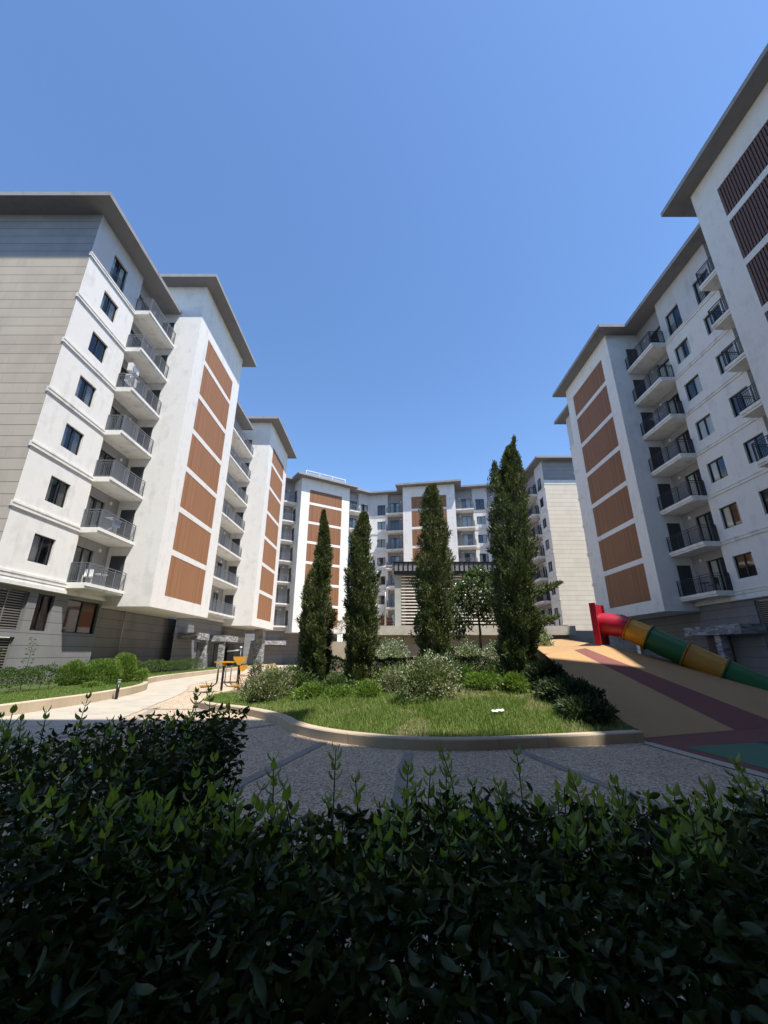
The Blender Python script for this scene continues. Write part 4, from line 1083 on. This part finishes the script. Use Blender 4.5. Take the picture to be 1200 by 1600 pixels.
o = grass('grass', s_isl, 3500, hzq, (.12, .24)); tag(o, 'scattered taller weeds in the lawn of the bank', 'weeds')
def s_left():
    y = RNG.uniform(10, 46) if RNG.uniform() < .35 else RNG.uniform(10, 24); xe = np.interp(y, LCn[:, 1], LCn[:, 0]); x = RNG.uniform(-16.5, xe - .12) if y > 21 else RNG.uniform(xe - 3.2, xe - .12)
    return (x, y)
o = grass('grass', s_left, 60000, lambda x, y: .26); tag(o, 'strip of grass inside the left kerb', 'grass')
# ground cover leaves and weeds on the bank behind the lawn
def s_back():
    x, y = RNG.uniform(-6, 6), RNG.uniform(12, 25.5)
    return (x, y) if inside(x, y) and seg_dist(x, y) > 3.2 else None
P = []
while len(P) < 9000:
    q = s_back()
    if q: P.append((*q, hzq(*q)))
P = np.array(P); D_ = RNG.normal(scale=.7, size=P.shape); D_[:, 2] = np.abs(D_[:, 2]) + .4
tag(leaves('ground_cover', P, D_, RNG.uniform(.06, .16, len(P)), .045, [L_green, L_dark], mi=(RNG.uniform(size=len(P)) < .6).astype(int)), 'low green ground cover on the upper bank', 'ground cover', kind='stuff')
# scrap of white paper on the lawn
pp = MB(); n = 8
for i in range(n):
    x0_ = i / n * .26; x1_ = (i + 1) / n * .26; za = .008 * math.sin(i * 1.7) + .02 * i / n; zb_ = .008 * math.sin((i + 1) * 1.7) + .02 * (i + 1) / n
    pp.quad([(x0_, 0, za), (x1_, 0.01, zb_), (x1_, .09, zb_ + .03), (x0_, .1, za + .02)]); pp.quad([(x0_, 0, za - .004), (x0_, .1, za + .016), (x1_, .09, zb_ + .026), (x1_, .01, zb_ - .004)])
o = pp.build('paper_scrap', M_lampw, None, (2.35, 9.75, hz(2.35, 9.75) + .09), .15); tag(o, 'crumpled strip of white paper lying on the lawn', 'litter')

# ================================================================= FOREGROUND HEDGE
FH = empty('foreground_hedge', (0, 1.5, 0)); tag(FH, 'dense dark glossy leaved hedge filling the foreground with young shoots on top', 'hedge')
def topz(x, y):
    z_ = 1.05 + .05 * noise.noise((x * 1.5, y * 1.5, 0)) + .05 * noise.noise((x * 4, y * 4, 7))
    z_ += .07 * max(0, min(1, (x - .9) / .8)) + .06 * max(0, min(1, (-x - .5) / .6)) 
    if y > 2.1 and x < -.8: z_ += .10 * min(1, (y - 2.1) / .8) - .10 * max(0, -x - 1.5)
    return z_
def back_edge(x):                  # the hedge turns away from the camera at the left
    b_ = 1.95 + .08 * math.sin(x * 3)
    t_ = max(0, min(1, (-x - .92) / .22)); t_ = t_ * t_ * (3 - 2 * t_)
    return b_ + t_ * (1.25 - .22 * max(0, -x - 1.2))
P = []; D_ = []
def addleaf(p_, d_): P.append(p_); D_.append(d_)
for i in range(34000):            # top shell
    x = RNG.uniform(-3.4, 3.2); yb = back_edge(x); y = RNG.uniform(1.08, yb)
    dep = RNG.uniform(0, .26) ** 1.0; z_ = topz(x, y) - dep
    e_ = min(y - 1.08, yb - y); 
    if e_ < .16: z_ -= (.16 - e_) * .9
    addleaf((x, y, z_), (RNG.normal() * .9, RNG.normal() * .9 - .1, RNG.normal() * .35 + .42))
for i in range(28000):            # front face
    x = RNG.uniform(-2.6, 2.6); u = RNG.uniform() ** .8; z_ = 1.02 - u * .85
    y = 1.10 + .05 * noise.noise((x * 3, z_ * 3, 3)) + RNG.uniform(-.05, .30) + .06 * u
    addleaf((x, y, z_), (RNG.normal() * .8, -.75 + RNG.normal() * .55, RNG.normal() * .45 - .05))
for i in range(11000):            # inside, so that little daylight comes through
    x = RNG.uniform(-2.8, 2.8); addleaf((x, RNG.uniform(1.35, 1.8), RNG.uniform(.05, .95)), (RNG.normal(), RNG.normal(), RNG.normal() * .7))
for i in range(7000):             # back and right side of the arm
    y = RNG.uniform(1.9, 3.2); x = -1.02 - RNG.uniform(-.06, .2) ; z_ = RNG.uniform(.2, topz(x, y))
    addleaf((x, y, z_), (.7 + RNG.normal() * .5, RNG.normal() * .6, RNG.normal() * .5))
for i in range(5000):
    x = RNG.uniform(-.6, 3.2); y = back_edge(x) - RNG.uniform(-.02, .18); z_ = RNG.uniform(.3, topz(x, y))
    addleaf((x, y, z_), (RNG.normal() * .6, .6 + RNG.normal() * .5, RNG.normal() * .5))
P = np.array(P); D_ = np.array(D_)
L_ = RNG.uniform(.024, .058, len(P))
leaves('foliage', P - np.array([0, 1.5, 0]), D_, L_, L_ * RNG.uniform(.40, .50, len(P)), L_hedge, T_LEAF, parent=FH)
# upright young shoots
Ps, Ds, Ls, Ws = [], [], [], []; stm = MB()
def shoot(x, y, z_, h_, k, big=.05):
    lx, ly = RNG.normal() * .26, RNG.normal() * .26; a0 = RNG.uniform(0, 3.14)
    pts = [(x, y - 1.5, z_ - .12), (x + lx * h_ * .5, y - 1.5 + ly * h_ * .5, z_ + h_ * .5), (x + lx * h_, y - 1.5 + ly * h_, z_ + h_)]
    stm.tube(pts, [.0032, .0026, .0016], 5)
    for i in range(k):
        t_ = (i + .6) / k; a = a0 + (i % 2) * 1.57 + RNG.normal() * .2; c_ = (x + lx * h_ * t_, y - 1.5 + ly * h_ * t_, z_ + h_ * t_)
        elv = .25 + 1.15 * t_ ** 2 + RNG.normal() * .22
        for s_ in (0, 3.14159):
            Ps.append(c_); Ds.append((math.cos(a + s_), math.sin(a + s_), elv + RNG.normal() * .15)); sz = big * (1.05 - .45 * abs(t_ - .5)) * RNG.uniform(.75, 1.15); Ls.append(sz); Ws.append(sz * .50)
for i in range(440):
    x = RNG.uniform(-3.2, 3.2); yb = back_edge(x); y = RNG.uniform(1.35, yb)
    z_ = topz(x, y) - .02; big_ = RNG.uniform() < .3
    shoot(x, y, z_ - .05, RNG.uniform(.02, .10) if not big_ else RNG.uniform(.09, .21), 3 if not big_ else 5, .042 if not big_ else .05)
for (x, y, h_) in ((-1.75, 2.6, .25), (-1.6, 1.95, .33), (-1.25, 3.0, .16), (-1.12, 2.95, .2), (-.42, 1.85, .2), (-.2, 1.9, .24), (.08, 1.85, .16), (.3, 1.88, .2), (.55, 1.9, .2), (.75, 1.8, .12), (-2.3, 2.4, .3)):
    shoot(x, y, topz(x, y) - .03, h_, 7, .052)
leaves('young_leaves', Ps, Ds, np.array(Ls), np.array(Ws), L_young, T_LEAF, roll=RNG.uniform(-.5, .5, len(Ps)), parent=FH)
for i in range(260):
    x = RNG.uniform(-3.0, 3.0); y = RNG.uniform(1.25, min(back_edge(x), 3.0) - .1); a = RNG.uniform(0, 6.28)
    stm.tube([(x, y - 1.5, 0), (x + math.cos(a) * .05, y - 1.5 + math.sin(a) * .05, .5), (x + math.cos(a) * .14, y - 1.5 + math.sin(a) * .14, topz(x, y) - .05)], [.009, .006, .003], 5)
stm.build('stem', M_stem, FH)
# ---------------------------------------------------------------- things standing on balconies
def chair(loc, rz, label, mt):
    r = empty('balcony_chair', loc, math.radians(rz)); tag(r, label, 'chair')
    s_ = MB(); s_.box(-.22, .22, -.22, .22, .42, .46); s_.build('seat', mt, r)
    b_ = MB(); b_.box(-.22, .22, .19, .23, .5, .9); b_.build('backrest', mt, r)
    for x_ in (-.2, .2):
        for y_ in (-.2, .2):
            l_ = MB(); l_.tube([(x_, y_, 0), (x_, y_, .42 if y_ < 0 else .52)], .015, 5); l_.build('leg', mt, r)
def table(loc, label, mt):
    r = empty('balcony_table', loc); tag(r, label, 'table')
    s_ = MB(); s_.tube([(0, 0, .70), (0, 0, .73)], .32, 18); s_.build('tabletop', mt, r)
    l_ = MB(); l_.tube([(0, 0, 0), (0, 0, .70)], .03, 8); l_.build('leg', mt, r)
zf = FL[0] + .312
chair((-16.85, 23.2, zf), 30, 'white chair on the lowest balcony of the nearest left building', M_lampw)
table((-16.7, 24.1, zf), 'round white table on the lowest balcony of the nearest left building', M_lampw)
chair((21.1, 26.3, zf), 200, 'black chair on the lowest balcony of the right building', M_black)
table((21.2, 27.2, zf), 'round dark table on the lowest balcony of the right building', M_black)
def rack(loc, rz, label):
    r = empty('drying_rack', loc, math.radians(rz)); tag(r, label, 'drying rack')
    s_ = MB()
    for i in range(8): s_.tube([(-.45, -.25 + i * .07, .95), (.45, -.25 + i * .07, .95)], .006, 5)
    s_.tube([(-.45, -.26, .95), (-.45, .26, .95)], .01, 5); s_.tube([(.45, -.26, .95), (.45, .26, .95)], .01, 5); s_.build('rails', M_lampw, r)
    for sg in (-1, 1):
        l_ = MB(); l_.tube([(-.4, sg * .25, 0), (.4, -sg * .25, .95)], .012, 5); l_.build('leg', M_lampw, r)
    c_ = MB()
    for i in range(10):
        a = -.4 + i * .08; b2 = a + .08; c_.quad([(a, -.18 + .012 * math.sin(i * 2), .5), (b2, -.18 + .012 * math.sin(i * 2 + 2), .5), (b2, -.18, .955), (a, -.18, .955)], 0, True)
    o_ = c_.build('hanging_towel', mat('towel_cloth', (.25, .32, .45), .9)[0], None, loc, math.radians(rz)); tag(o_, label.replace('white drying rack', 'blue towel hanging'), 'towel')
rack((20.95, 27.4, FL[4] + .312), 90, 'white drying rack on the third highest balcony of the right building')
rack((-16.6, 24.0, FL[1] + .312), 90, 'white drying rack on the second lowest balcony of the left building')
